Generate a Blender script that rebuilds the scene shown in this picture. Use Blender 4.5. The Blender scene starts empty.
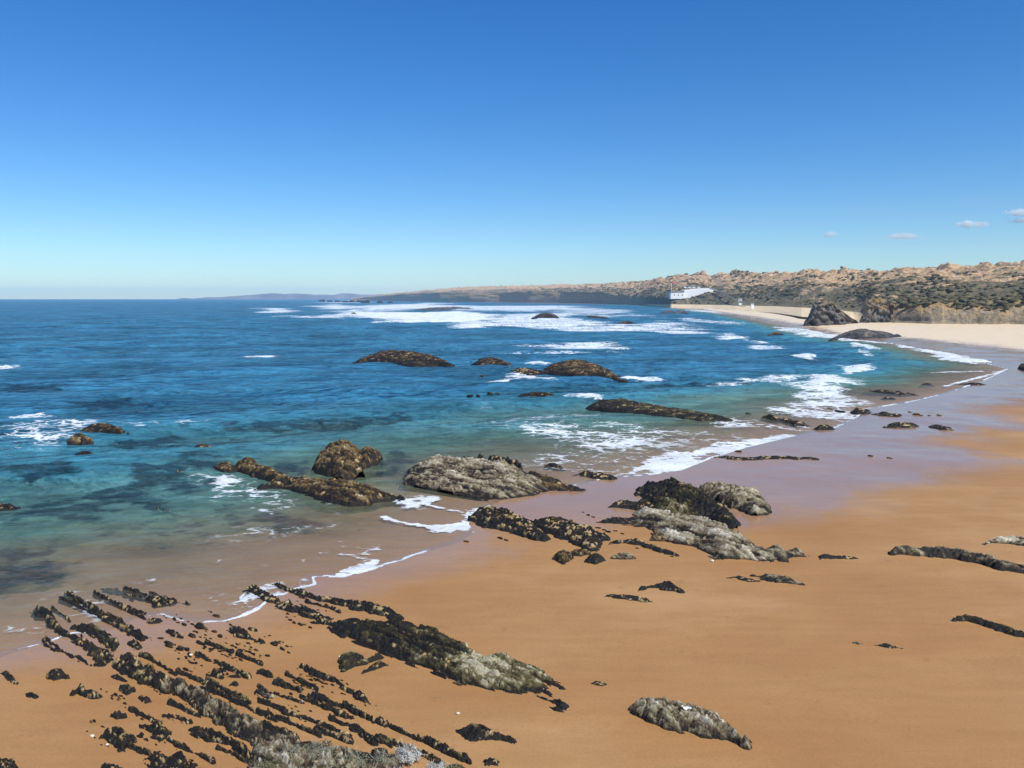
import bpy, math, random
import numpy as np
from mathutils import Vector, Matrix
R = math.radians
random.seed(7)
# ------------------------------------------------------------------ camera, sky, sun, exposure
F, CX, CY, HOR, CAMH = 810.0, 512.0, 384.0, 298.0, 20.0
PITCH = math.atan((CY - HOR) / F)
scn = bpy.context.scene
cam_d = bpy.data.cameras.new('camera'); cam = bpy.data.objects.new('camera', cam_d)
scn.collection.objects.link(cam); scn.camera = cam
cam_d.sensor_width = 36; cam_d.lens = 36 * F / 1024; cam_d.clip_start = .5; cam_d.clip_end = 60000
cam.location = (0, 0, CAMH); cam.rotation_euler = (R(90) - PITCH, 0, 0)

SUN_EL, SUN_AZ = 50.0, 136.0           # azimuth clockwise from the view direction
world = bpy.data.worlds.new('World'); scn.world = world; world.use_nodes = True
wn = world.node_tree; bg = wn.nodes['Background']
sky = wn.nodes.new('ShaderNodeTexSky'); sky.sky_type = 'NISHITA'; sky.sun_disc = False
sky.sun_elevation = R(SUN_EL); sky.sun_rotation = R(SUN_AZ)
sky.altitude = 0; sky.air_density = 1.0; sky.dust_density = 0.0; sky.ozone_density = 3.5
hs = wn.nodes.new('ShaderNodeHueSaturation'); hs.inputs['Saturation'].default_value = 1.34
wn.links.new(sky.outputs[0], hs.inputs['Color']); hs.inputs['Hue'].default_value = .502
tint = wn.nodes.new('ShaderNodeMix'); tint.data_type = 'RGBA'; tint.blend_type = 'MULTIPLY'; tint.inputs[0].default_value = 1; tint.inputs[7].default_value = (.62, .79, .97, 1)
wn.links.new(hs.outputs[0], tint.inputs[6]); wn.links.new(tint.outputs[2], bg.inputs[0])
bg.inputs[1].default_value = 0.10
sl = bpy.data.lights.new('sun', 'SUN'); sl.energy = 4.0; sl.angle = R(0.5); sl.color = (1, .97, .91)
so = bpy.data.objects.new('sun', sl); scn.collection.objects.link(so)
sd_ = Vector((math.sin(R(SUN_AZ)) * math.cos(R(SUN_EL)), math.cos(R(SUN_AZ)) * math.cos(R(SUN_EL)), math.sin(R(SUN_EL))))
so.rotation_euler = (-sd_).to_track_quat('-Z', 'Y').to_euler(); so.location = (0, 0, 60)
scn.view_settings.view_transform = 'Standard'; scn.view_settings.look = 'None'
scn.view_settings.exposure = 0.42; scn.view_settings.gamma = 1
scn.render.engine = 'CYCLES'
scn.cycles.max_bounces = 8; scn.cycles.transparent_max_bounces = 8; scn.cycles.volume_bounces = 6
scn.cycles.use_denoising = True

# ------------------------------------------------------------------ numeric helpers
def hsh(ix, iy, seed):
    ix = ix.astype(np.int64); iy = iy.astype(np.int64)
    n = (ix * 374761393 + iy * 668265263 + seed * 1442695041) & 0xFFFFFFFF
    n = ((n ^ (n >> 13)) * 1274126177) & 0xFFFFFFFF
    n = ((n ^ (n >> 16)) * 2246822519) & 0xFFFFFFFF
    return ((n ^ (n >> 15)) & 0xFFFFFF) / float(0xFFFFFF)
def vn(x, y, seed=0):
    x = np.asarray(x, float); y = np.asarray(y, float)
    ix = np.floor(x); iy = np.floor(y); fx = x - ix; fy = y - iy
    fx = fx * fx * fx * (fx * (fx * 6 - 15) + 10); fy = fy * fy * fy * (fy * (fy * 6 - 15) + 10)
    a = hsh(ix, iy, seed); b = hsh(ix + 1, iy, seed); c = hsh(ix, iy + 1, seed); d = hsh(ix + 1, iy + 1, seed)
    return (a * (1 - fx) + b * fx) * (1 - fy) + (c * (1 - fx) + d * fx) * fy
def fbm(x, y, seed=0, o=4):
    s = 0; a = .5; t = 0
    for k in range(o):
        s = s + a * vn(x * 2 ** k + 17.3 * k, y * 2 ** k - 9.1 * k, seed + k); t += a; a *= .5
    return s / t
def worley(x, y, seed):                   # F1, F2 - F1 and the random value of the nearest cell
    ix = np.floor(x); iy = np.floor(y); f1 = np.full(x.shape, 9.); f2 = f1.copy(); cid = np.zeros(x.shape)
    for a in (-1, 0, 1):
        for b in (-1, 0, 1):
            cx = ix + a; cy = iy + b
            d = np.hypot(cx + .15 + .7 * hsh(cx, cy, seed) - x, cy + .15 + .7 * hsh(cx, cy, seed + 1) - y); r = hsh(cx, cy, seed + 2)
            n = d < f1; f2 = np.where(n, f1, np.minimum(f2, d)); cid = np.where(n, r, cid); f1 = np.where(n, d, f1)
    return f1, f2 - f1, cid
def sstep(a, b, x):
    t = np.clip((x - a) / (b - a), 0, 1); return t * t * (3 - 2 * t)
def ray(px, py, z=0.0):
    px = np.asarray(px, float); py = np.asarray(py, float); z = np.asarray(z, float)
    cx = (px - CX) / F; cy = -(py - CY) / F
    dy = math.cos(PITCH) + cy * math.sin(PITCH); dz = -math.sin(PITCH) + cy * math.cos(PITCH)
    t = (z - CAMH) / dz
    return cx * t, dy * t
def P(px, py, z=0.0):
    x, y = ray(px, py, z); return np.stack([x, y], -1)
def seg_dist(X, Y, pts, closed):
    n = len(pts); best = np.full(X.shape, 1e18)
    for i in range(n if closed else n - 1):
        ax, ay = pts[i]; bx, by = pts[(i + 1) % n]
        dx, dy = bx - ax, by - ay; L = dx * dx + dy * dy + 1e-12
        t = np.clip(((X - ax) * dx + (Y - ay) * dy) / L, 0, 1)
        best = np.minimum(best, (X - ax - t * dx) ** 2 + (Y - ay - t * dy) ** 2)
    return np.sqrt(best)
def inside(X, Y, pts):
    r = np.zeros(X.shape, bool); n = len(pts)
    for i in range(n):
        ax, ay = pts[i]; bx, by = pts[(i + 1) % n]
        if ay == by: continue
        c = ((ay > Y) != (by > Y)) & (X < (bx - ax) * (Y - ay) / (by - ay) + ax)
        r ^= c
    return r
def sdf(X, Y, pts):                       # positive inside
    d = seg_dist(X, Y, pts, True); return np.where(inside(X, Y, pts), d, -d)
def sdf_local(X, Y, pts, pad):            # only evaluated near the polygon
    out = np.full(X.shape, -1e3)
    mn = pts.min(0) - pad; mx = pts.max(0) + pad
    m = (X > mn[0]) & (X < mx[0]) & (Y > mn[1]) & (Y < mx[1])
    if m.any(): out[m] = sdf(X[m], Y[m], pts)
    return out
def line_local(X, Y, pts, pad):
    out = np.full(X.shape, 1e3)
    mn = pts.min(0) - pad; mx = pts.max(0) + pad
    m = (X > mn[0]) & (X < mx[0]) & (Y > mn[1]) & (Y < mx[1])
    if m.any(): out[m] = seg_dist(X[m], Y[m], pts, False)
    return out

# ------------------------------------------------------------------ mesh helpers
COL = scn.collection
def mesh_np(name, V, Fq, mat=None, attrs=None, smooth=True, parent=None):
    me = bpy.data.meshes.new(name)
    V = np.asarray(V, np.float32); Fq = np.asarray(Fq, np.int32)
    k = Fq.shape[1]
    me.vertices.add(len(V)); me.vertices.foreach_set('co', V.ravel())
    me.loops.add(Fq.size); me.loops.foreach_set('vertex_index', Fq.ravel())
    me.polygons.add(len(Fq)); me.polygons.foreach_set('loop_start', np.arange(0, Fq.size, k, dtype=np.int32))
    me.polygons.foreach_set('loop_total', np.full(len(Fq), k, np.int32))
    me.update(calc_edges=True); me.validate()
    if smooth and len(me.polygons): me.polygons.foreach_set('use_smooth', np.ones(len(me.polygons), bool))
    for n, a in (attrs or {}).items():
        at = me.attributes.new(n, 'FLOAT', 'POINT'); at.data.foreach_set('value', np.asarray(a, np.float32))
    if mat: me.materials.append(mat)
    o = bpy.data.objects.new(name, me); COL.objects.link(o)
    if parent: o.parent = parent
    return o
def compact(V, Fq, attrs):
    used = np.unique(Fq); mp = np.full(len(V), -1, np.int64); mp[used] = np.arange(len(used))
    return V[used], mp[Fq], {k: v[used] for k, v in attrs.items()}
def grid_faces(nr, nc):
    i = np.arange(nr - 1)[:, None] * nc + np.arange(nc - 1)[None, :]; i = i.ravel()
    return np.stack([i, i + 1, i + nc + 1, i + nc], -1)
def mesh_py(name, V, Fc, mat, parent=None, smooth=False):
    me = bpy.data.meshes.new(name); me.from_pydata([tuple(v) for v in V], [], Fc); me.update()
    if smooth: me.polygons.foreach_set('use_smooth', np.ones(len(me.polygons), bool))
    me.materials.append(mat)
    o = bpy.data.objects.new(name, me); COL.objects.link(o)
    if parent: o.parent = parent
    return o
def tag(o, label=None, cat=None, group=None, kind=None):
    if label: o['label'] = label
    if cat: o['category'] = cat
    if group: o['group'] = group
    if kind: o['kind'] = kind
    return o
def empty(name, loc, rz=0):
    o = bpy.data.objects.new(name, None); COL.objects.link(o); o.location = loc; o.rotation_euler = (0, 0, rz); return o

# ------------------------------------------------------------------ material helpers
class NT:
    def __init__(s, name):
        s.m = bpy.data.materials.new(name); s.m.use_nodes = True; s.t = s.m.node_tree; s.t.nodes.clear()
        s.out = s.t.nodes.new('ShaderNodeOutputMaterial')
    def n(s, typ, ins=None, **kw):
        nd = s.t.nodes.new('ShaderNode' + typ)
        for k, v in kw.items(): setattr(nd, k, v)
        for k, v in (ins or {}).items(): s.set(nd, k, v)
        return nd
    def set(s, nd, k, v):
        i = nd.inputs[k]
        if isinstance(v, bpy.types.NodeSocket): s.t.links.new(v, i)
        elif isinstance(v, bpy.types.Node): s.t.links.new(v.outputs[0], i)
        else: i.default_value = v
    def math(s, op, a, b=0.0, c=None, clamp=False):
        nd = s.n('Math', operation=op, use_clamp=clamp); s.set(nd, 0, a); s.set(nd, 1, b)
        if c is not None: s.set(nd, 2, c)
        return nd.outputs[0]
    def mix(s, f, a, b):
        nd = s.n('Mix', data_type='RGBA'); s.set(nd, 0, f); s.set(nd, 6, a); s.set(nd, 7, b); return nd.outputs[2]
    def ramp(s, f, pts, interp='LINEAR'):
        nd = s.n('ValToRGB'); s.set(nd, 0, f); cr = nd.color_ramp; cr.interpolation = interp
        while len(cr.elements) < len(pts): cr.elements.new(0.5)
        for e, (p, c) in zip(cr.elements, pts):
            e.position = p; e.color = (c[0], c[1], c[2], 1) if hasattr(c, '__len__') else (c, c, c, 1)
        return nd.outputs[0]
    def smooth(s, f, a, b, lo=0.0, hi=1.0):
        nd = s.n('MapRange', interpolation_type='SMOOTHSTEP'); s.set(nd, 0, f)
        nd.inputs[1].default_value = a; nd.inputs[2].default_value = b
        nd.inputs[3].default_value = lo; nd.inputs[4].default_value = hi; return nd.outputs[0]
    def coord(s, scale=(1, 1, 1), which='Object', rot=(0, 0, 0)):
        tc = s.n('TexCoord'); mp = s.n('Mapping', {0: tc.outputs[which]}); mp.inputs[3].default_value = scale; mp.inputs[2].default_value = rot
        return mp.outputs[0]
    def noise(s, vec, scale, detail=4, rough=.55, dist=0.0):
        return s.n('TexNoise', {'Vector': vec, 'Scale': scale, 'Detail': detail, 'Roughness': rough, 'Distortion': dist}).outputs[0]
    def attr(s, name): return s.n('Attribute', attribute_name=name).outputs['Fac']
    def done(s, sh): s.t.links.new(sh, s.out.inputs[0]); return s.m
def col4(c): return (c[0], c[1], c[2], 1)

def simple_mat(name, c, rough=.7, var=.15, scale=3.0):
    t = NT(name); v = t.coord()
    n = t.noise(v, scale, 5)
    f = t.smooth(n, .3, .7, 1 - var, 1 + var)
    cc = t.n('VectorMath', {0: tuple(c)}, operation='SCALE'); t.set(cc, 3, f)
    b = t.n('Bump', {'Strength': .3, 'Distance': .02, 'Height': n})
    p = t.n('BsdfPrincipled', {'Base Color': cc.outputs[0], 'Roughness': rough, 'Normal': b.outputs[0]})
    return t.done(p.outputs[0])

# ------------------------------------------------------------------ shoreline and ground
SHORE = [(-160,690),(-60,668),(0,657),(44,643),(75,634),(110,630),(135,619),(160,615),(185,622),(200,622.5),(225,621),(245,616),(258,610),(266,603),
 (275,598),(296,590),(318,584),(314,577),(345,577),(372,570),(400,561),(430,551),(462,541),(474,532),(468,523),(482,514),(492,505),(505,499),
 (522,496),(552,490),(590,482),(612,478),(650,475),(682,470),(712,458),(748,447),(790,437),(815,432),(838,427),(858,417),(866,409),(905,403),
 (918,400),(935,396),(960,389),(985,380),(1008,369),(1000,366.5),(980,362),(950,356),(925,350),(895,344),(860,341),(835,337),(812,332),(785,326),
 (757,320),(728,314.5),(700,310.5),(665,307),(635,305),(560,303.6),(480,302.4),(420,301.6),(370,300.8),(345,300.5)]
sh_w = [tuple(p) for p in P([a for a, b in SHORE], [b for a, b in SHORE])]
SHORE_W = np.array(sh_w + [(-1800, 14500), (-14000, 14500), (-14000, -60), (-60, -60), (-45, 20)])
PALE = P(*zip(*[(620,304.6),(700,309),(760,317.5),(800,325),(840,334),(900,338),(940,341),(1024,351),(1200,366),(1300,330),(1300,300.5),(620,300.5)]))
DRY = [P(*zip(*q)) for q in (
 [(455,548),(520,535),(600,525),(660,530),(715,528),(785,527),(830,516),(880,500),(925,488),(955,476),(1024,468),(1200,462),(1300,900),(-200,900),(-200,690),(0,668),(60,656),(150,650),(240,634),(285,618),(330,612),(380,590)],
 [(948,442),(965,436),(1000,433),(1060,431),(1200,440),(1200,464),(1040,464),(990,461),(965,451)],
 [(1000,407),(1040,402),(1150,400),(1150,428),(1040,428),(1003,420)])]
def ground_z(X, Y, d=None):
    if d is None: d = -sdf(X, Y, SHORE_W)
    land = .014 * np.minimum(d, 22) + .012 * np.clip(d - 70, 0, 500)
    far = sstep(60, 120, np.hypot(X, Y))
    n = (fbm(X / 9, Y / 9, 3, 3) - .5) * (.10 + .25 * far) * sstep(0, 8, d)
    landz = land + n
    dd = -d
    seaz = -(.042 * np.minimum(dd, 12) + .07 * np.clip(dd - 12, 0, 110)) + (fbm(X / 7, Y / 5, 9, 3) - .5) * .5 * sstep(1, 18, dd)
    seaz = seaz * (1 + 1.8 * sstep(110, 300, Y)); return np.where(d > 0, landz, seaz)

py_rows = np.concatenate([np.arange(1040, 440, -1.15), np.arange(440, 330, -.65), np.arange(330, 302, -.42), np.arange(302, 299.6, -.25)])
Dr = ray(np.full(len(py_rows), 512.0), py_rows)[1]
Dr = np.concatenate([[2., 6.], Dr[Dr > 8], [11500, 13900]])
A = np.linspace(-.92, .92, 1300)
GX = (Dr[:, None] * A[None, :]); GY = np.repeat(Dr[:, None], len(A), 1)
GX = np.where(np.abs(GX) > 13300, np.sign(GX) * 13300, GX)
nr, nc = GX.shape
gx = GX.ravel(); gy = GY.ravel()
gd = -sdf(gx, gy, SHORE_W)                 # >0 on land
gz = ground_z(gx, gy, gd)
faces = grid_faces(nr, nc)

def beach_material():
    t = NT('beach_sand'); v = t.coord()
    dry = t.attr('dry'); pale = t.attr('pale'); kelp_and_shade = t.attr('kelp_and_shade')
    n1 = t.noise(t.coord((.6, 1, 1)), .055, 7, .62); n2 = t.noise(v, 9.0, 4); n3 = t.noise(v, .9, 4)
    vs = t.coord((.25, 1.6, 1), rot=(0, 0, R(20)))
    n4 = t.noise(vs, .8, 4, .6, .4)
    wet = t.ramp(n1, [(.3, (.31, .18, .10)), (.7, (.37, .22, .125))])
    dmp = t.ramp(n1, [(.30, (.315, .155, .056)), (.50, (.365, .195, .075)), (.68, (.45, .265, .118))])
    c = t.mix(dry, wet, dmp)
    pl = t.ramp(n4, [(.3, (.72, .55, .33)), (.7, (.88, .70, .45))])
    c = t.mix(pale, c, pl)
    sp = t.smooth(n4, .3, .7, .96, 1.04)
    sp2 = t.smooth(n2, .3, .7, .93, 1.06)
    k = t.math('MULTIPLY', sp, sp2)
    spk = t.smooth(t.noise(v, 5.5, 3, .5), .70, .76, 1.0, .72); k = t.math('MULTIPLY', k, spk)
    sc = t.n('VectorMath', {0: c}, operation='SCALE'); t.set(sc, 3, k)
    kn = t.noise(v, .9, 7, .78)
    kf = t.smooth(t.math('ADD', t.math('MULTIPLY', kelp_and_shade, 1.1), t.math('MULTIPLY', t.math('SUBTRACT', kn, .5), 3.2)), .25, 1.35)
    c = t.mix(kf, sc.outputs[0], (.018, .02, .016, 1))
    rw = t.math('ADD', t.math('MULTIPLY', dry, .45), t.math('MULTIPLY', pale, .3))
    rw = t.math('ADD', rw, .13, clamp=True)
    b = t.n('Bump', {'Strength': .25, 'Distance': .012, 'Height': n2}).outputs[0]
    b2 = t.n('Bump', {'Strength': .35, 'Distance': .05, 'Height': t.noise(v, .7, 5), 'Normal': b}).outputs[0]
    wetn = t.n('Mix', data_type='VECTOR'); t.set(wetn, 0, t.math('ADD', t.math('MULTIPLY', dry, .9), .1, clamp=True)); 
    geo = t.n('NewGeometry').outputs['Normal']; t.set(wetn, 4, geo); t.set(wetn, 5, b2)
    p = t.n('BsdfPrincipled', {'Base Color': c, 'Roughness': rw, 'Normal': wetn.outputs[1], 'IOR': 1.36})
    t.set(p, 'Specular IOR Level', t.math('MULTIPLY', t.math('ADD', .38, t.math('MULTIPLY', dry, -.24)), t.math('SUBTRACT', 1.0, t.attr('under'))))
    return t.done(p.outputs[0])

dryv = np.zeros(len(gx))
wob = (fbm(gx / 6, gy / 10, 21, 4) - .5)
for q in DRY:
    dryv = np.maximum(dryv, sstep(-1.5 - gy * .035, 1.5 + gy * .035, sdf_local(gx, gy, q, 25) + wob * (5 + gy * .06)))
palev = sstep(-9, 10, sdf_local(gx, gy, PALE, 60) + wob * 22)
kelp_and_shade_v = np.zeros(len(gx))
KELP_AND_SHADE = [[(28,505),(60,498),(92,506),(85,520),(55,524),(30,518)],[(95,490),(130,488),(182,506),(178,518),(140,514),(105,503)],[(228,510),(262,511),(300,512),(334,524),(310,530),(275,526),(240,520)],
 [(-60,560),(0,555),(36,550),(52,556),(72,566),(55,582),(20,590),(-60,610)],[(120,470),(190,462),(212,478),(190,492),(140,488)],[(165,460),(235,452),(240,470),(180,470)],[(0,470),(60,466),(90,474),(40,480),(0,480)],[(60,402),(130,398),(150,406),(80,412)],[(100,440),(170,436),(190,444),(120,450)],[(0,520),(30,524),(20,536),(0,536)],[(120,530),(190,526),(200,536),(140,540)],[(215,424),(330,420),(400,414),(420,420),(330,430),(230,432)],[(0,385),(70,384),(60,390),(0,392)],  # weed beds, plus a dark band of wave shade painted in with them
 [(285,460),(318,470),(300,478),(270,470)],[(375,463),(400,452),(415,460),(408,478),(385,474)],[(640,385),(820,380),(760,386),(640,389)]]
for q in KELP_AND_SHADE:
    q = P(*zip(*q)); kelp_and_shade_v = np.maximum(kelp_and_shade_v, sstep(-2.5, 2.0, sdf_local(gx, gy, q, 8) + (fbm(gx / 2.5, gy / 3.5, 61, 4) - .5) * 7))
gzk = gz.copy()
keep = (gzk.reshape(nr, nc)[:-1, :-1].ravel() > -5.2) | (gzk.reshape(nr, nc)[1:, 1:].ravel() > -5.2)
Vg = np.stack([gx, gy, gz], -1)
v_, f_, a_ = compact(Vg, faces[keep], {'under': sstep(.0, .05, -gz), 'dry': dryv, 'pale': palev, 'kelp_and_shade': kelp_and_shade_v})
beach = mesh_np('beach', v_, f_, beach_material(), a_)
tag(beach, 'smooth orange and lavender wet sand beach curving round the bay', 'beach', kind='structure')

# ------------------------------------------------------------------ sea
foam = np.zeros(len(gx)); wz = np.zeros(len(gx))
# (polygon, density, softness in pixels-like metres factor)
FOAM = [
 ([(345,316),(352,311),(375,313),(420,313),(468,311),(488,317),(486,326),(470,328),(455,323),(400,322.5),(360,319)],1.0,.5),
 ([(285,316.2),(330,316),(345,312.5),(350,316),(340,318),(300,318)],.75,.4),
 ([(470,318),(520,314),(582,312),(600,325),(588,331),(560,328.5),(480,326.5)],.80,.8),
 ([(300,307),(322,305),(345,304),(356,308),(340,309.5)],.9,.3),
 ([(352,307),(380,305.5),(430,302.6),(445,305),(470,308),(400,309),(390,312),(340,312)],.9,.4),
 ([(440,306),(560,305.5),(570,309),(520,312),(450,310)],.78,.5),
 ([(560,308),(610,309),(640,312),(600,314),(575,312)],.66,.6),
 ([(533,347),(560,343),(600,341.5),(628,345.5),(622,350),(590,351),(550,349)],.70,1.2),
 ([(500,354),(560,351),(600,352),(560,356)],.5,1.5),
 ([(630,324),(655,321.5),(690,327),(712,332.5),(680,334),(640,332),(600,329)],.70,.9),
 ([(610,313),(640,313),(700,320),(640,318)],.60,.8),
 ([(690,318.5),(715,320),(735,324),(700,322)],.62,.6),
 ([(690,309.7),(715,311.5),(735,316),(710,314.5)],.86,.3),
 ([(640,306.5),(680,309),(700,313),(655,310)],.6,.5),
 ([(716,335),(730,333.5),(752,339),(730,340)],.64,.7),
 ([(752,340),(765,341),(785,347),(765,347.5)],.72,.7),
 ([(745,349),(760,345),(790,348),(800,349),(770,350)],.6,.6),
 ([(775,327),(800,329),(830,332),(850,340),(890,343),(900,345.5),(850,342),(805,337)],.74,.6),
 ([(845,330),(905,337),(925,346),(880,341)],.55,.7),
 ([(900,346),(925,349),(950,354),(982,362),(975,364),(950,361),(925,353)],.95,.6),
 ([(850,343),(862,345),(880,349),(868,351),(855,348)],.8,.5),
 ([(855,348),(870,352),(868,356),(855,353)],.7,.5),
 ([(795,357),(810,355),(818,360),(808,361)],.78,.6),
 ([(818,361),(835,365),(850,370),(835,368)],.6,.5),
 ([(842,371),(856,366),(872,364),(869,370),(850,373)],.97,.8),
 ([(808,378),(825,375),(840,370),(846,375),(832,380),(815,382)],.85,1.2),
 ([(798,384),(820,380),(835,379),(840,388),(822,392),(806,390)],.80,1.6),
 ([(800,395),(830,390),(850,395),(868,404),(862,416),(838,427),(815,424),(770,412),(790,400)],.64,2.2),
 ([(745,378),(790,377),(790,381),(745,382)],.55,1),
 ([(680,378),(700,380),(745,400),(800,402),(780,412),(700,405)],.36,3),
 ([(743,378),(770,375),(800,374),(795,379),(760,380)],.6,.7),
 ([(690,386),(720,384),(760,386),(735,389)],.5,.8),
 ([(625,380),(645,378.5),(668,379),(650,382.5)],.86,.6),
 ([(500,366),(530,373),(560,382),(520,378)],.86,1.2),
 ([(487,381),(500,380),(504,384),(490,385)],1.0,.5),
 ([(520,363),(548,362),(552,366),(525,366)],.8,.8),
 ([(560,393),(585,396),(600,402),(570,400)],.8,.9),
 ([(730,418),(770,421),(795,425),(800,432),(760,428),(725,424)],.6,2),
 ([(440,410),(470,404),(600,410),(740,426),(795,436),(748,447),(700,466),(620,478),(540,470),(490,448),(450,440)],.31,5),
 ([(500,425),(580,418),(680,428),(730,440),(700,455),(610,470),(560,460)],.46,4),
 ([(640,462),(700,448),(760,440),(792,435),(793,438),(748,448),(712,459),(684,471),(650,475),(612,476)],.84,1.2),
 ([(200,475),(240,474),(290,490),(330,506),(300,520),(240,520),(205,500)],.52,3),
 ([(190,520),(260,520),(340,525),(300,545),(220,540)],.34,4),
 ([(380,500),(410,497),(440,500),(420,508)],.56,1.2),
 ([(0,430),(40,424),(70,426),(110,434),(60,446),(0,444)],.44,3),
 ([(12,413),(40,413),(60,416),(15,418)],.7,.8),
 ([(105,424),(150,422),(190,424),(150,434),(110,432)],.44,2),
 ([(228,320),(230,320)],0,.1),
 ([(249,356),(275,355),(278,359),(255,360)],.75,.6),
 ([(270,308.5),(282,308.5),(284,313),(274,312.5)],.9,.3),
 ([(322,297+4),(330,300.8),(350,301.5),(340,303)],.9,.2),
 ([(75,326),(110,325.5),(90,328)],.45,.5),
 ([(0,366),(20,366),(0,369)],.7,.5),
 ([(385,517),(400,521),(440,525),(466,523),(476,530),(470,535),(420,528),(392,522)],.80,1.0),
 ([(465,510),(482,506),(488,520),(476,536),(462,530)],.82,1.2),
 ([(312,580),(330,574),(355,568),(374,560),(370,571),(340,577)],.84,1.0),
 ([(138,582),(170,577),(210,579),(180,584),(150,586)],.42,1.0),
 ([(235,590),(265,583),(300,585),(300,592),(262,604),(240,612),(222,604)],.38,1.2),
 ([(30,602),(62,590),(100,590),(140,600),(130,628),(100,632),(60,618)],.24,2),
 ([(0,610),(40,595),(60,600),(20,630),(0,634)],.34,3),
 ([(200,560),(300,545),(420,540),(380,560),(300,575),(230,580)],.26,3),
 ([(170,598),(230,590),(240,610),(200,618)],.2,1.5),
]
for poly, dens, soft in FOAM:
    if dens == 0: continue
    q = P(*zip(*poly)); Dm = q[:, 1].mean(); dens = dens * (.78 if Dm > 450 else .90 if Dm > 110 else 1) if dens < .97 else dens; s = soft * max(Dm / 75, .7) * (1 if Dm < 300 else Dm / 300)
    s *= 1.35 if Dm > 100 else 1.0; sdv = sdf_local(gx, gy, q, s * 4) + (fbm(gx / (s * 2.2), gy / (s * 4), 91, 4) - .5) * s * 3.2
    foam = np.maximum(foam, dens * sstep(-s, s, sdv))
    if dens > .66 and Dm > 110: wz += .55 * min(Dm / 300, 2.2) * sstep(-s, s * 2, sdv)
# thin swash line along the water's edge, broken here and there
edge = np.exp(-((gd + .18 + (fbm(gx / 1.2, gy / 1.2, 78, 3) - .5) * .5) / (.10 + .0011 * gy)) ** 2)
gap = sstep(.38, .55, fbm(gx / 5, gy / 5, 77, 3))
foam = np.maximum(foam, edge * (.05 + .95 * gap) * (gy < 420) * np.where(gx < -.36 * gy, .45, 1.0))
for q, w, dn in [([(384,517),(396,521),(420,526),(446,526),(466,526)],.30,1.0),([(330,577),(352,573),(368,568),(375,561)],.35,.9),([(246,592),(240,598),(250,607),(262,604)],.13,.6),
                 ([(205,622),(225,621),(250,614),(264,605)],.16,1.0),([(560,301.8),(640,304.6)],20,.4),([(905,402.5),(935,397),(962,390)],.4,.7),([(868,410),(905,404.5)],.5,.85),([(945,386),(985,376),(1010,369)],.8,.8),([(930,372),(1000,371)],1.2,.55),
                 ([(0,345),(60,348),(110,342)],1.4,.25),([(410,499),(436,507),(462,512)],.3,.6)]:
    q = P(*zip(*q)); foam = np.maximum(foam, dn * np.exp(-(line_local(gx, gy, q, w * 4) / w) ** 2))
# swell
dep = np.maximum(-gz, 0)
damp = sstep(.25, 3.5, dep)
th = R(-62)
u = gx * math.cos(R(20)) + gy * math.sin(R(20)); w_ = -gx * math.sin(R(20)) + gy * math.cos(R(20))
wobx = fbm(gx / 90, gy / 90, 41, 3) * 55
far_ok = 1 - sstep(900, 1800, gy)
sw = np.sin((w_ + wobx) * 2 * math.pi / 34) ; sw = np.sign(sw) * np.abs(sw) ** .9
wz2 = sw * .48 * (.3 + 1.2 * fbm(gx / 60, gy / 25, 44, 2)) + (fbm(gx / 9, gy / 4, 45, 3) - .5) * .55
wz += (wz2 * far_ok + .15) * damp
wz += (fbm(gx / 1.6, gy / 1.0, 46, 3) - .5) * (.02 + .22 * damp) * sstep(.02, .3, dep) * (1 - sstep(150, 300, gy))
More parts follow.
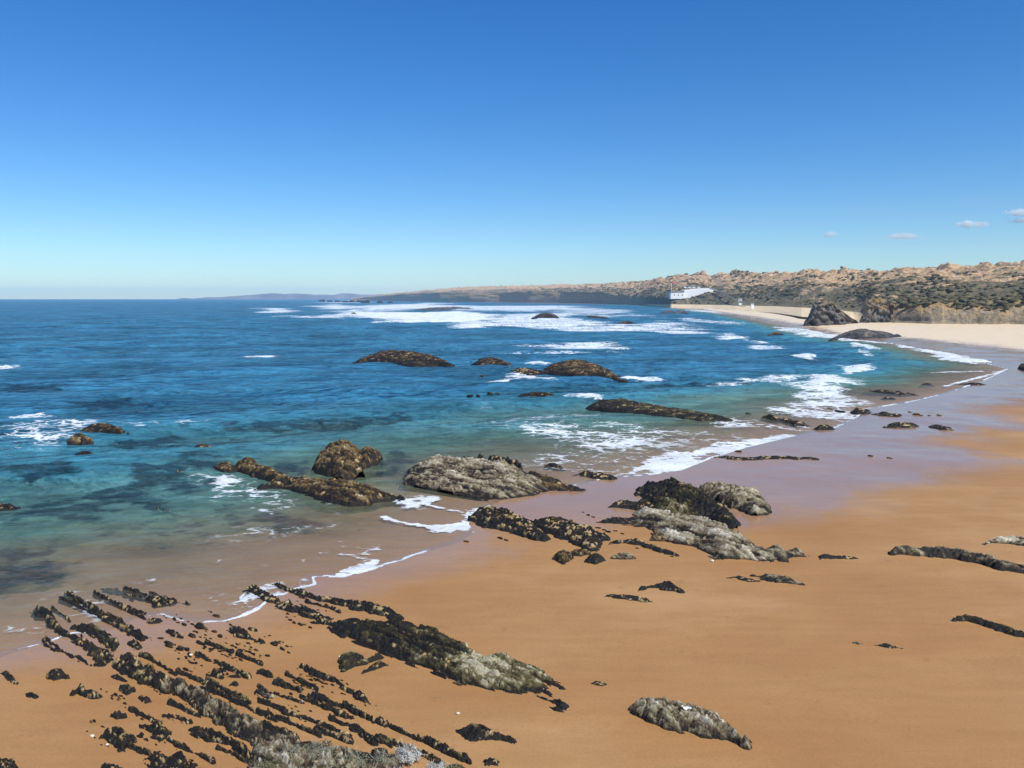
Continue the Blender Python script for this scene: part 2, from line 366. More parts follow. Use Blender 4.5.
# ridges of breaking waves
for q, hh, ww in [([(0,347),(60,351),(130,345),(180,341)],.9,6),([(0,324),(60,327),(130,328)],1.3,16),([(200,335),(250,331),(285,329)],1.3,14),([(225,319),(290,318),(345,316)],1.2,14),
                  ([(560,386),(640,384),(700,383),(760,386)],.55,3),([(360,392),(440,388),(520,386),(600,388)],.5,3),([(60,410),(120,407),(160,404)],.5,3),([(210,430),(300,424),(400,420)],.3,2.5),([(640,396),(760,399),(800,402)],.3,2)]:
    q = P(*zip(*q)); d = line_local(gx, gy, q, ww * 3.5); wz += hh * np.exp(-(d / ww) ** 2) * damp
def sea_material():
    t = NT('sea_water'); v = t.coord()
    dep = t.attr('depth'); fm = t.attr('foam')
    vb = t.coord((.62, 1.0, 1), rot=(0, 0, R(-14)))
    big = t.noise(vb, .035, 5, .6, .3)
    mid = t.noise(vb, .45, 5, .62, .2); fine = t.noise(vb, 2.6, 5, .6)
    lg = t.noise(vb, .008, 4, .6)
    # colour of the water body
    d2 = t.math('ADD', dep, t.math('MULTIPLY', t.math('SUBTRACT', big, .5), 3.0))
    wc = t.ramp(t.math('DIVIDE', d2, 8.0), [(0, (.24, .19, .11)), (.09, (.16, .165, .095)), (.20, (.075, .15, .12)), (.45, (.034, .150, .200)), (.95, (.028, .135, .225))])
    swell_shade = t.math('MULTIPLY', t.smooth(big, .33, .67, .72, 1.35), t.smooth(t.noise(vb, .30, 6, .72), .32, .68, .72, 1.38))  # light and dark of swell and ripples painted into the water colour
    wsc = t.n('VectorMath', {0: wc}, operation='SCALE'); t.set(wsc, 3, swell_shade)
    kn = t.noise(vb, .5, 6, .75); kf = t.smooth(t.math('ADD', t.attr('kelp_and_shade'), t.math('MULTIPLY', t.math('SUBTRACT', kn, .5), 3.0)), .35, 1.15, .0, .82)
    wkc = t.mix(kf, wsc.outputs[0], (.006, .018, .032, 1))  # weed and painted wave shade both darken the water colour
    ex = t.math('SUBTRACT', 1.0, t.math('POWER', 2.718, t.math('MULTIPLY', dep, -.95)))
    ex = t.math('ADD', t.math('MULTIPLY', ex, .99), .0, clamp=True)
    bsum = t.math('ADD', t.math('MULTIPLY', mid, .55), t.math('MULTIPLY', fine, .10))
    b0 = t.n('Bump', {'Strength': 1.0, 'Distance': 3.6, 'Height': t.math('MULTIPLY', t.math('MULTIPLY', bsum, .55), t.smooth(dep, .0, 1.6, .22, 1.0))}).outputs[0]
    b1 = t.n('Bump', {'Strength': 1.0, 'Distance': 20.0, 'Height': t.math('MULTIPLY', big, t.smooth(dep, 1.0, 5.0, .0, 1.0)), 'Normal': b0}).outputs[0]
    dif = t.n('BsdfDiffuse', {'Color': wkc, 'Normal': b1}).outputs[0]
    tr = t.n('BsdfTransparent', {'Color': (.93, .96, .95, 1)}).outputs[0]
    body = t.n('MixShader', {0: ex, 1: tr, 2: dif}).outputs[0]
    gl = t.n('BsdfGlossy', {'Color': (1, 1, 1, 1), 'Roughness': .16, 'Normal': b1}).outputs[0]
    fr = t.n('Fresnel', {'IOR': 1.33, 'Normal': b1}).outputs[0]
    fr = t.math('MINIMUM', t.math('MULTIPLY', fr, .45), .20)
    wat = t.n('MixShader', {0: fr, 1: body, 2: gl}).outputs[0]
    # foam: a lace of broken bubbles
    vw = t.n('Mix', data_type='VECTOR'); vw.inputs[0].default_value = .45
    nz = t.n('TexNoise', {'Vector': v, 'Scale': .8, 'Detail': 4}).outputs[1]
    vadd = t.n('VectorMath', {0: t.coord((.8, 1, 1), rot=(0, 0, R(25))), 1: nz}, operation='ADD').outputs[0]
    vo = t.n('TexVoronoi', {'Vector': vadd, 'Scale': .42}, feature='DISTANCE_TO_EDGE').outputs[0]
    vo2 = t.n('TexVoronoi', {'Vector': vadd, 'Scale': 1.15}, feature='DISTANCE_TO_EDGE').outputs[0]
    lace = t.math('SUBTRACT', 1.0, t.math('MULTIPLY', vo, 3.2), clamp=True)
    lace2 = t.math('SUBTRACT', 1.0, t.math('MULTIPLY', vo2, 3.0), clamp=True)
    nn = t.noise(vb, .07, 9, .80)
    lc = t.math('ADD', t.math('MULTIPLY', lace, .62), t.math('MULTIPLY', lace2, .42))
    pat = t.math('ADD', lc, t.math('MULTIPLY', t.math('SUBTRACT', nn, .5), 4.6))
    s = t.math('ADD', fm, t.math('SUBTRACT', t.math('MULTIPLY', pat, .62), .20))
    ff = t.math('MULTIPLY', t.smooth(s, .54, .80), t.smooth(fm, .05, .35))
    specks = t.smooth(t.noise(vb, .40, 7, .75), .70, .76)
    specks = t.math('MULTIPLY', t.math('MULTIPLY', specks, t.smooth(dep, .5, 2.5)), t.smooth(lg, .40, .6, .0, .8))
    ff = t.math('MAXIMUM', ff, specks)
    ff = t.math('MULTIPLY', ff, t.smooth(t.noise(vb, .16, 6, .75), .35, .62, .62, .97))
    bf = t.n('Bump', {'Strength': 1.0, 'Distance': .9, 'Height': t.math('ADD', nn, t.math('MULTIPLY', lc, .12))}).outputs[0]
    fo = t.n('BsdfDiffuse', {'Color': (.80, .84, .86, 1), 'Normal': bf}).outputs[0]
    return t.done(t.n('MixShader', {0: ff, 1: wat, 2: fo}).outputs[0])
sea_z = wz
keep = ((gz.reshape(nr, nc)[:-1, :-1].ravel() < .10) | (gz.reshape(nr, nc)[1:, 1:].ravel() < .10))
keep &= (gd.reshape(nr, nc)[:-1, :-1].ravel() < 12)
v_, f_, a_ = compact(np.stack([gx, gy, sea_z], -1), faces[keep], {'depth': np.maximum(sea_z - gz, 0), 'foam': foam, 'kelp_and_shade': kelp_and_shade_v})
sea = mesh_np('sea', v_, f_, sea_material(), a_)
tag(sea, 'blue green Atlantic sea with white surf rolling into the bay', 'sea', kind='structure')

# ------------------------------------------------------------------ hills round the bay
PROF = [ # px, base(D,py), cliff top(D,py), skyline(D,py)
 (352,6600,300.9,6630,299.2,6700,298.6),(372,6200,300.9,6230,297.0,6400,296.0),(400,5200,301.3,5230,295.0,5500,293.0),(440,4300,301.8,4330,293.0,4900,289.3),(470,4000,302,4030,292.5,4700,287.0),(500,3800,302.4,3830,292.0,4500,286.2),
 (530,3500,302.8,3530,291.5,4350,285.6),(560,3300,303.2,3330,291.5,4200,285.0),(600,2800,303.8,2830,292.5,3900,284.2),(640,2250,304.0,2300,296.5,3300,281.5),(655,1900,303.8,1940,298,2900,280),(670,1680,303.6,1710,297.8,2600,277.5),
 (690,1640,303.8,1690,297.6,2500,275.5),(712,1560,304.2,1640,297.6,2300,277),(735,1400,304.8,1540,298,2100,274.5),(755,1300,305.2,1440,297.5,2000,275),(770,1200,305.3,1350,297.5,1900,276),(800,950,306.5,1150,296.5,1700,272.5),(830,860,308,1040,296,1700,273),
 (855,760,311,930,297,1650,273.5),(870,700,314,780,299,1600,273.5),(890,650,318.0,668,303,1600,272.0),(930,610,318.5,630,301.5,1400,270),(980,590,320.5,612,300,1400,268.3),(1024,575,322.5,600,297.5,1300,264.5),(1150,520,326.5,545,295,1200,258),(1300,470,331,495,291,1100,250)]
PROF = np.array(PROF, float)
hp = np.concatenate([np.arange(352, 640, .75), np.arange(640, 1300, .85)])
cols = [np.interp(hp, PROF[:, 0], PROF[:, k]) for k in range(1, 7)]
def zof(D, py): return CAMH - (py - HOR) * D / F / (1 + ((py - CY) * 0))
D0, y0, D1, y1, D2, y2 = cols
z0, z1, z2 = zof(D0, y0) - 1.5, zof(D1, y1), zof(D2, y2)
tt = np.concatenate([np.linspace(-.9, -.16, 12), np.linspace(-.15, 1, 34), 1 + np.linspace(0, 1, 190)[1:] ** 1.35, 2 + np.linspace(0, 1, 14)[1:]])
HD = np.zeros((len(tt), len(hp))); HZ = HD.copy()
for i, t_ in enumerate(tt):
    if t_ <= 1:
        HD[i] = D0 + (D1 - D0) * t_; s_ = max(t_, 0); HZ[i] = z0 + (z1 - z0) * (s_ ** np.interp(hp, [640, 665, 850, 870], [.6, 1.5, 1.5, .6])) + min(t_, 0) * np.interp(hp, [636, 648, 850, 870], [12, 1, 1, 12]) * np.interp(hp, [640, 670, 850], [9, 9, 6])**np.interp(hp, [636, 648, 850, 870], [0, 1, 1, 0])
    elif t_ <= 2:
        s_ = t_ - 1; HD[i] = D1 + (D2 - D1) * s_; HZ[i] = z1 + (z2 - z1) * (s_ ** .85)
    else:
        s_ = t_ - 2; HD[i] = D2 * (1 + .5 * s_); HZ[i] = z2 - 25 * s_
ha = (hp - CX) / F
HX = HD * ha[None, :] * 1.0; HY = HD.copy()
amp = np.clip((np.repeat(tt[:, None], len(hp), 1)), 0, 1)
big_ = (fbm(HX / 70, HY / 110, 5, 4) - .5)
lump = fbm(HX / 16, HY / 26, 6, 4)
HZ += amp * (big_ * 13 + 9 * np.maximum(0, fbm(HX / 28, HY / 45, 14, 3) - .52) * 4 * sstep(.9, 1.8, np.repeat(tt[:, None], len(hp), 1)) + (np.abs(lump - .5) * -14 + 2) * .9 + (fbm(HX / 6, HY / 9, 8, 3) - .5) * 2.4) * np.interp(HD, [500, 900, 1800], [.55, .8, 1.0]) * (1 - .5 * sstep(2600, 3400, HD))
# gullies cut into the cliff face
cut = (fbm(HX * 750 / HD / 15 + 40, HZ / 25, 11, 4) - .5)
face_m = np.exp(-((np.repeat(tt[:, None], len(hp), 1) - .6) / .5) ** 2)
HY += cut * face_m * np.interp(hp, [636, 650, 850, 870], [1, .15, .15, 1])[None, :] * np.interp(HD, [500, 900, 3000], [34, 34, 26])
rel = np.repeat(np.clip(tt / 2, 0, 1)[:, None], len(hp), 1)
def hills_material():
    t = NT('coastal_hill'); v = t.coord(); rel = t.attr('rel')
    nz = t.n('SeparateXYZ', {0: t.n('NewGeometry').outputs['Normal']}).outputs[2]
    va = t.coord((1, .55, 1.8))
    n1 = t.noise(va, .045, 6, .65, .6); n2 = t.noise(va, .13, 5, .7); n3 = t.noise(va, .4, 4, .7); nl = t.noise(v, .006, 3)
    soil = t.ramp(n2, [(.30, (.26, .14, .075)), (.44, (.46, .28, .14)), (.58, (.66, .47, .28)), (.70, (.36, .16, .07))])
    scrub = t.ramp(n3, [(.30, (.085, .075, .045)), (.5, (.16, .14, .08)), (.7, (.29, .235, .15))])
    rnd = t.math('ADD', t.math('MULTIPLY', n1, .6), t.math('MULTIPLY', n2, .4))
    rnd = t.math('ADD', rnd, t.math('MULTIPLY', t.math('SUBTRACT', nl, .5), .35))
    low = t.math('ADD', t.smooth(rel, .5, .80, .10, -.03), t.math('MULTIPLY', t.math('SUBTRACT', 1.0, t.attr('cliffy')), t.smooth(rel, .0, .66, .05, .0)))
    f = t.smooth(t.math('SUBTRACT', rnd, low), .435, .51)
    top = t.mix(f, scrub, soil)
    slate = t.ramp(t.noise(t.coord((1, 1, 1.6)), .13, 6, .72), [(.3, (.16, .13, .10)), (.5, (.34, .27, .18)), (.7, (.52, .40, .24))])
    ochre = t.ramp(n2, [(.3, (.12, .10, .05)), (.42, (.33, .21, .09)), (.58, (.50, .33, .15)), (.72, (.10, .095, .045))])
    hf = t.smooth(t.math('ADD', rel, t.math('MULTIPLY', t.math('SUBTRACT', n2, .5), 1.2)), .06, .34)
    cl = t.mix(hf, slate, ochre)
    isc = t.smooth(t.math('ADD', rel, t.math('MULTIPLY', t.math('SUBTRACT', n1, .5), .9)), .40, .50)
    cly = t.attr('cliffy'); isc = t.math('MAXIMUM', isc, t.math('SUBTRACT', 1.0, cly))
    c = t.mix(isc, cl, top)
    c = t.mix(t.attr('dune'), c, (.80, .63, .40, 1))
    b = t.n('Bump', {'Strength': 1.0, 'Distance': 2.5, 'Height': t.math('ADD', n3, n2)}).outputs[0]
    return t.done(t.n('BsdfPrincipled', {'Base Color': c, 'Roughness': .95, 'Normal': b, 'Specular IOR Level': .1}).outputs[0])
HV = np.stack([HX.ravel(), HY.ravel(), HZ.ravel()], -1)
hill_f = grid_faces(len(tt), len(hp))
hills = mesh_np('hills', HV, hill_f, hills_material(), {'rel': rel.ravel(), 'dune': ((1 - sstep(.02, .10, np.repeat(tt[:, None], len(hp), 1))) * np.interp(hp, [640, 650, 850, 866], [0, 1, 1, 0])[None, :]).ravel(), 'cliffy': np.repeat(np.interp(hp, [636, 650, 850, 870], [1, 0, 0, 1])[None, :], len(tt), 0).ravel()})
tag(hills, 'low rocky hills and cliffs with scrub behind the far beach', 'hills', kind='structure')
def hill_z(px, D):
    j = np.argmin(np.abs(hp - px)); i = np.argmin(np.abs(HD[:, j] - D)); return float(HZ[i, j])

# distant headland across the water, blue with air
n = 90; xs = np.linspace(-5200, -1500, n); top = 20 + 62 * (sstep(-5200, -4000, xs)) + (fbm(xs / 300, xs * 0, 31, 4) - .5) * 45
V = []
for x, h in zip(xs, top):
    y = 12800 + (x + 3500) * .1
    V += [(x, y, -2), (x, y + 60, h * .7), (x, y + 300, h), (x, y + 700, h * .4), (x, y + 900, -2)]
Fc = [(i * 5 + k, (i + 1) * 5 + k, (i + 1) * 5 + k + 1, i * 5 + k + 1) for i in range(n - 1) for k in range(4)]
dh = mesh_py('headland', V, Fc, simple_mat('headland_earth', (.16, .13, .10), .95, .4, .004), smooth=True)
tag(dh, 'faint blue headland on the horizon far across the sea', 'headland', kind='structure')

# scrub over the slopes (uncountable)
def scrub():
    ico_v = []; 
    import bmesh
    bm = bmesh.new(); bmesh.ops.create_icosphere(bm, subdivisions=2, radius=1); 
    iv = np.array([v.co[:] for v in bm.verts]); iff = np.array([[v.index for v in f.verts] for f in bm.faces]); bm.free()
    rng = np.random.default_rng(3); NB = 3600
    Vs = []; Fs = []
    ii = rng.integers(26, 227, NB * 4); jj = rng.integers(0, len(hp), NB * 4); c = 0
    for i, j in zip(ii, jj):
        D = HD[i, j]
        if D > 3600 or (i < 48 and not (668 < hp[j] < 862 or (hp[j] > 892 and i > 30))): continue
        x, y, z = HX[i, j], HY[i, j], HZ[i, j]
        if fbm(np.array([x / 40.]), np.array([y / 60.]), 55, 3)[0] < (.58 if i > 132 else .44): continue
        s = rng.uniform(.6, 1.8) * (1.0 + D / 2200); 
        vv = iv * (1 + .28 * (hsh(np.arange(len(iv)), np.full(len(iv), c), 5)[:, None] - .5) * 2)
        vv = vv * np.array([s * rng.uniform(1, 1.9), s * rng.uniform(1, 1.6), s * rng.uniform(.5, .85)]) + np.array([x + rng.uniform(-2, 2), y + rng.uniform(-4, 4), z + s * .15])
        Vs.append(vv); Fs.append(iff + len(iv) * c); c += 1
        if c >= NB: break
    t = NT('scrub_leaves'); v = t.coord()
    n = t.noise(v, .09, 4, .7); n2 = t.noise(v, 1.4, 3)
    cc = t.ramp(n, [(.3, (.055, .05, .028)), (.5, (.10, .09, .05)), (.7, (.17, .14, .085))])
    b = t.n('Bump', {'Strength': 1.0, 'Distance': .8, 'Height': n2}).outputs[0]
    m = t.done(t.n('BsdfPrincipled', {'Base Color': cc, 'Roughness': .9, 'Normal': b, 'Specular IOR Level': .1}).outputs[0])
    o = mesh_np('scrub', np.concatenate(Vs), np.concatenate(Fs), m)
    tag(o, 'dark low scrub covering the slopes above the far beach', 'scrub', kind='stuff')
scrub()

# ------------------------------------------------------------------ rocks
def rock_material(name, cols_, gold=0.0, rough=.72):
    t = NT(name); v = t.coord(); tone = t.attr('tone')
    n1 = t.noise(v, 2.2, 5, .65); n2 = t.noise(v, 9, 4, .7); vs = t.coord((.35, 2.2, 1.2)); n3 = t.noise(vs, 1.6, 5, .7)
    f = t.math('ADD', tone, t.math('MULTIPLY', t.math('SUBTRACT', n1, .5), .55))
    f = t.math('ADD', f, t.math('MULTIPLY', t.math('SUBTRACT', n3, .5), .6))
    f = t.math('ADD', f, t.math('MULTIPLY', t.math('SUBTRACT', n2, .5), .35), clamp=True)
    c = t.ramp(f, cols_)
    if gold:
        g = t.math('MULTIPLY', t.attr('gold'), t.smooth(t.noise(v, 1.3, 3), .62 - gold, .72 - gold))
        gc = t.ramp(n1, [(.35, (.38, .23, .06)), (.6, (.55, .42, .22))])
        c = t.mix(g, c, gc)
    vor = t.n('TexVoronoi', {'Vector': v, 'Scale': 7}).outputs[0]
    hgt = t.math('ADD', t.math('ADD', n2, t.math('MULTIPLY', n3, 1.2)), t.math('MULTIPLY', vor, .35))
    b = t.n('Bump', {'Strength': .9, 'Distance': .10, 'Height': hgt}).outputs[0]
    ro = t.smooth(f, .1, .5, .5, .9)
    return t.done(t.n('BsdfPrincipled', {'Base Color': c, 'Roughness': ro, 'Normal': b, 'Specular IOR Level': .3}).outputs[0])
DK, BR, OL, GR, PL = (.013, .0105, .0075), (.06, .038, .018), (.10, .075, .035), (.22, .185, .12), (.52, .47, .36)
M_MUS = rock_material('mussel_covered_slate', [(0, DK), (.42, DK), (.58, BR), (.70, (.13, .09, .035)), (.86, (.20, .16, .08)), (1, (.5, .4, .22))], gold=.19)
M_OLI = rock_material('weedy_slate', [(0, DK), (.30, DK), (.46, (.035, .028, .012)), (.62, (.085, .07, .028)), (.80, (.16, .14, .07)), (1, (.42, .38, .25))], gold=.05)
M_LIC = rock_material('barnacled_slate', [(0, DK), (.22, (.022, .017, .012)), (.36, (.09, .065, .035)), (.52, (.20, .165, .10)), (.70, (.33, .285, .19)), (.9, (.46, .41, .30)), (1, (.62, .57, .46))])
M_BRN = rock_material('brown_weedy_rock', [(0, DK), (.26, (.016, .011, .006)), (.42, (.07, .042, .016)), (.58, (.155, .10, .04)), (.8, (.25, .19, .10)), (1, (.55, .5, .38))], gold=.08)
M_GRY = rock_material('grey_slate_crag', [(0, (.02, .018, .016)), (.3, (.06, .055, .05)), (.5, (.12, .11, .095)), (.7, (.22, .18, .12)), (1, (.42, .30, .15))])
MATS = dict(m=M_MUS, o=M_OLI, l=M_LIC, b=M_BRN, g=M_GRY)

STRIKE = R(-38)
def make_rock(name, label, poly, H, mat='m', pale=.3, edge=.5, strat=1.0, frag=.0, lay=.42, blk=1.4, jag=.5, strike=STRIKE, res=1.0, seed=None, paleend=None, cat='rock', group=None, sharp=1.0, lean=.5):
    seed = seed if seed is not None else (int(poly[0][0] * 7 + poly[0][1] * 13 + len(poly)) % 9973)
    pts = np.array(poly, float)
    # silhouettes per vertex: upper vertices belong to the raised back of the rock
    xs_ = pts[:, 0]; ys_ = pts[:, 1]
    def spans(x):
        ys = []
        for i in range(len(pts)):
            a, b = pts[i], pts[(i + 1) % len(pts)]
            if (a[0] - x) * (b[0] - x) <= 0 and a[0] != b[0]: ys.append(a[1] + (b[1] - a[1]) * (x - a[0]) / (b[0] - a[0]))
            elif a[0] == x == b[0]: ys += [a[1], b[1]]
        return (min(ys), max(ys)) if ys else (0, 1)
    W = []
    for (x, y) in pts:
        xx = min(max(x, xs_.min() + .3), xs_.max() - .3); lo, hi = spans(xx)
        t = 1 - (y - lo) / max(hi - lo, 1.0); t = min(max(t, 0), 1)
        g = P(x, y); zz = float(ground_z(np.array([g[0]]), np.array([g[1]]))[0])
        W.append(P(x, y, max(zz, 0) + .62 * H * t))
    W = np.array(W); cen = W.mean(0)
    D = float(np.hypot(*cen))
    if D < 62 and H <= 1.2 and mat in 'mo': H *= .8
    # densify
    pix = D / F * .95 * res
    c, s = math.cos(strike), math.sin(strike)
    L = (W - cen) @ np.array([[c, -s], [s, c]])          # local u along strike, v across
    mn, mx = L.min(0) - .5 * jag - pix * 3, L.max(0) + .5 * jag + pix * 3
    nu = int(max(8, min(900, (mx[0] - mn[0]) / pix))); nv = int(max(8, min(500, (mx[1] - mn[1]) / pix)))
    U, Vv = np.meshgrid(np.linspace(mn[0], mx[0], nu), np.linspace(mn[1], mx[1], nv))
    u_, v_ = U.ravel(), Vv.ravel()
    wd = sdf(u_, v_, L)
    wx = cen[0] + u_ * c - v_ * s; wy = cen[1] + u_ * s + v_ * c
    gz_ = ground_z(wx, wy)
    size = math.sqrt(max((mx[0] - mn[0]) * (mx[1] - mn[1]), .1))
    sc = max(.25, min(3.0, size / 5))
    mw = float(wd.max()); jg = min(jag * sc * 1.1, 1.1 * mw)
    j = (fbm(u_ / (1.3 * sc) + seed, v_ / (.5 * sc), seed, 5) - .5) * jg
    wa, wb, wc = worley(u_ / (.55 * sc) + seed, v_ / (.26 * sc), seed + 23)
    j += (wc - .5) * min(.28 * sc, .5 * mw)
    sd2 = wd + j + .06 + .05 * sc + .12 * mw
    lay = lay * (.55 + .45 * min(1, mw / 1.2))
    wv = v_ + (fbm(u_ / (2.5 * sc), v_ / (1.5 * sc), seed + 3, 3) - .5) * lay * 2.2
    idx = np.floor(wv / lay); fr = wv / lay - idx
    r1 = hsh(idx, idx * 0, seed + 5)
    bi = np.floor(u_ / blk + r1 * 7.0 + .35 * (fbm(u_, v_, seed + 9, 2) - .5))
    r2 = hsh(idx, bi, seed + 7)
    fu = np.abs((u_ / blk + r1 * 7) % 1 - .5) * 2
    e1 = max(.03, min(max(edge, .30 * mw), .45 * mw)); base = 1 - np.exp(-np.maximum(sd2, 0) / e1 * 1.3)
    mod = 1 - strat * (.62 - .62 * (.4 * r1 + .6 * r2))
    env = np.clip(.72 + .52 * (fbm(u_ / (3.2 * sc) + 5, v_ / (2.2 * sc), seed + 11, 3) - .12), .35, 1.3)
    plate = 1 - .5 * strat
    h = H * .85 * base * mod * env
    h += strat * (fr ** 1.3 - .3) * min(lay, H) * .55 * base
    h -= strat * (np.exp(-(fr / .10) ** 2) + .5 * np.exp(-((1 - fu) / .06) ** 2)) * .16 * min(H, 1.2) * base
    w3 = wv / (lay * .34); i3 = np.floor(w3); r3 = hsh(i3, np.floor(u_ / (blk * 1.7) + hsh(i3, i3 * 0, seed + 50) * 5), seed + 51); f3 = w3 - i3
    h += ((r3 - .5) * .20 + (f3 - .5) * .08) * min(H, 1.6) * base * (.35 + .65 * strat)
    # broken plates at two sizes, long along the strike, each with its own level
    q = min(H, 2.0) * base
    a1, c1, k1 = worley(u_ / (1.1 * sc) + 3.1 + .5 * fbm(u_ * 2, v_ * 2, seed, 2), v_ / (.30 * sc), seed + 31)
    a2, c2, k2 = worley(u_ / (.42 * sc) + .6 * fbm(u_ * 3, v_ * 3, seed + 1, 2), v_ / (.15 * sc), seed + 37)
    cs = max(.15, pix * 2.2)
    a3, c3, k3 = worley(u_ / (cs * 1.5), v_ / cs, seed + 41)
    h += ((k1 - .5) * .13 - .12 * np.exp(-(c1 / .09) ** 2)) * q
    h += ((k2 - .5) * .09 - .09 * np.exp(-(c2 / .10) ** 2)) * q
    h += ((k3 - .5) * .06 - .03 * a3) * min(1.2, H) * base
    h += (fbm(u_ / (.6 * sc), v_ / (.4 * sc), seed + 13, 5) - .5) * .14 * q
    if frag: h -= H * frag * sstep(.45, .62, fbm(u_ / (blk * .9), v_ / (lay * 1.3), seed + 17, 3)) * 1.5
    z0_ = gz_
    outm = sd2 <= 0
    zz = z0_ + np.where(outm, sd2 * 1.2 - .06, h - .06 * (1 - base))
    # under water line the base continues down to the sea bed
    wet = gz_ < -.12
    zz = np.where(wet & ~outm, np.maximum(h, -.6) - .25 * (1 - base), zz)
    zz = np.where(wet & outm, np.maximum(sd2 * 2.2 - .25, np.minimum(gz_, -.3) - .4), zz)
    tone = pale + .34 * (r3 - .5) - .16 * np.exp(-(f3 / .16) ** 2) + .24 * (np.clip((h / max(H, .05)), 0, 1.2) - .5) + .20 * strat * (r2 - .5) + .26 * (k1 - .5) + .34 * (k2 - .5) + .26 * (k3 - .5) - .18 * np.exp(-(c1 / .07) ** 2) + .22 * (fbm(u_ / (1.1 * sc), v_ / (1.1 * sc), seed + 19, 3) - .5)  # darker in the cracks between plates, crevice shade put into the tone
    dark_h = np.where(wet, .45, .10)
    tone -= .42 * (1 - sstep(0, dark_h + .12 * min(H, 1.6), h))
    if paleend:
        (ex, ey, er, ea) = paleend; ep = (P(ex, ey, .5 * H) - cen) @ np.array([[c, -s], [s, c]])
        tone += ea * (1 - sstep(er * .5, er, np.hypot(u_ - ep[0], v_ - ep[1]) + (fbm(u_, v_, seed + 4, 3) - .5) * er * .8))
    V3 = np.stack([u_, v_, zz], -1)
    fq = grid_faces(nv, nu)
    ok = (zz > np.where(wet, -1.0, gz_ - .14)); kf = ok[fq].any(1) & (sd2[fq].max(1) > -.45)
    if kf.sum() < 3: return None
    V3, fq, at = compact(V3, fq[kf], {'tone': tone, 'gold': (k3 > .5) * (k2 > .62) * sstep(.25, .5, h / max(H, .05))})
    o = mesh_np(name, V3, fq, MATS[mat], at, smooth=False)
    o.location = (cen[0], cen[1], 0); o.rotation_euler = (0, 0, strike)
    tag(o, label, cat, group)
    return o

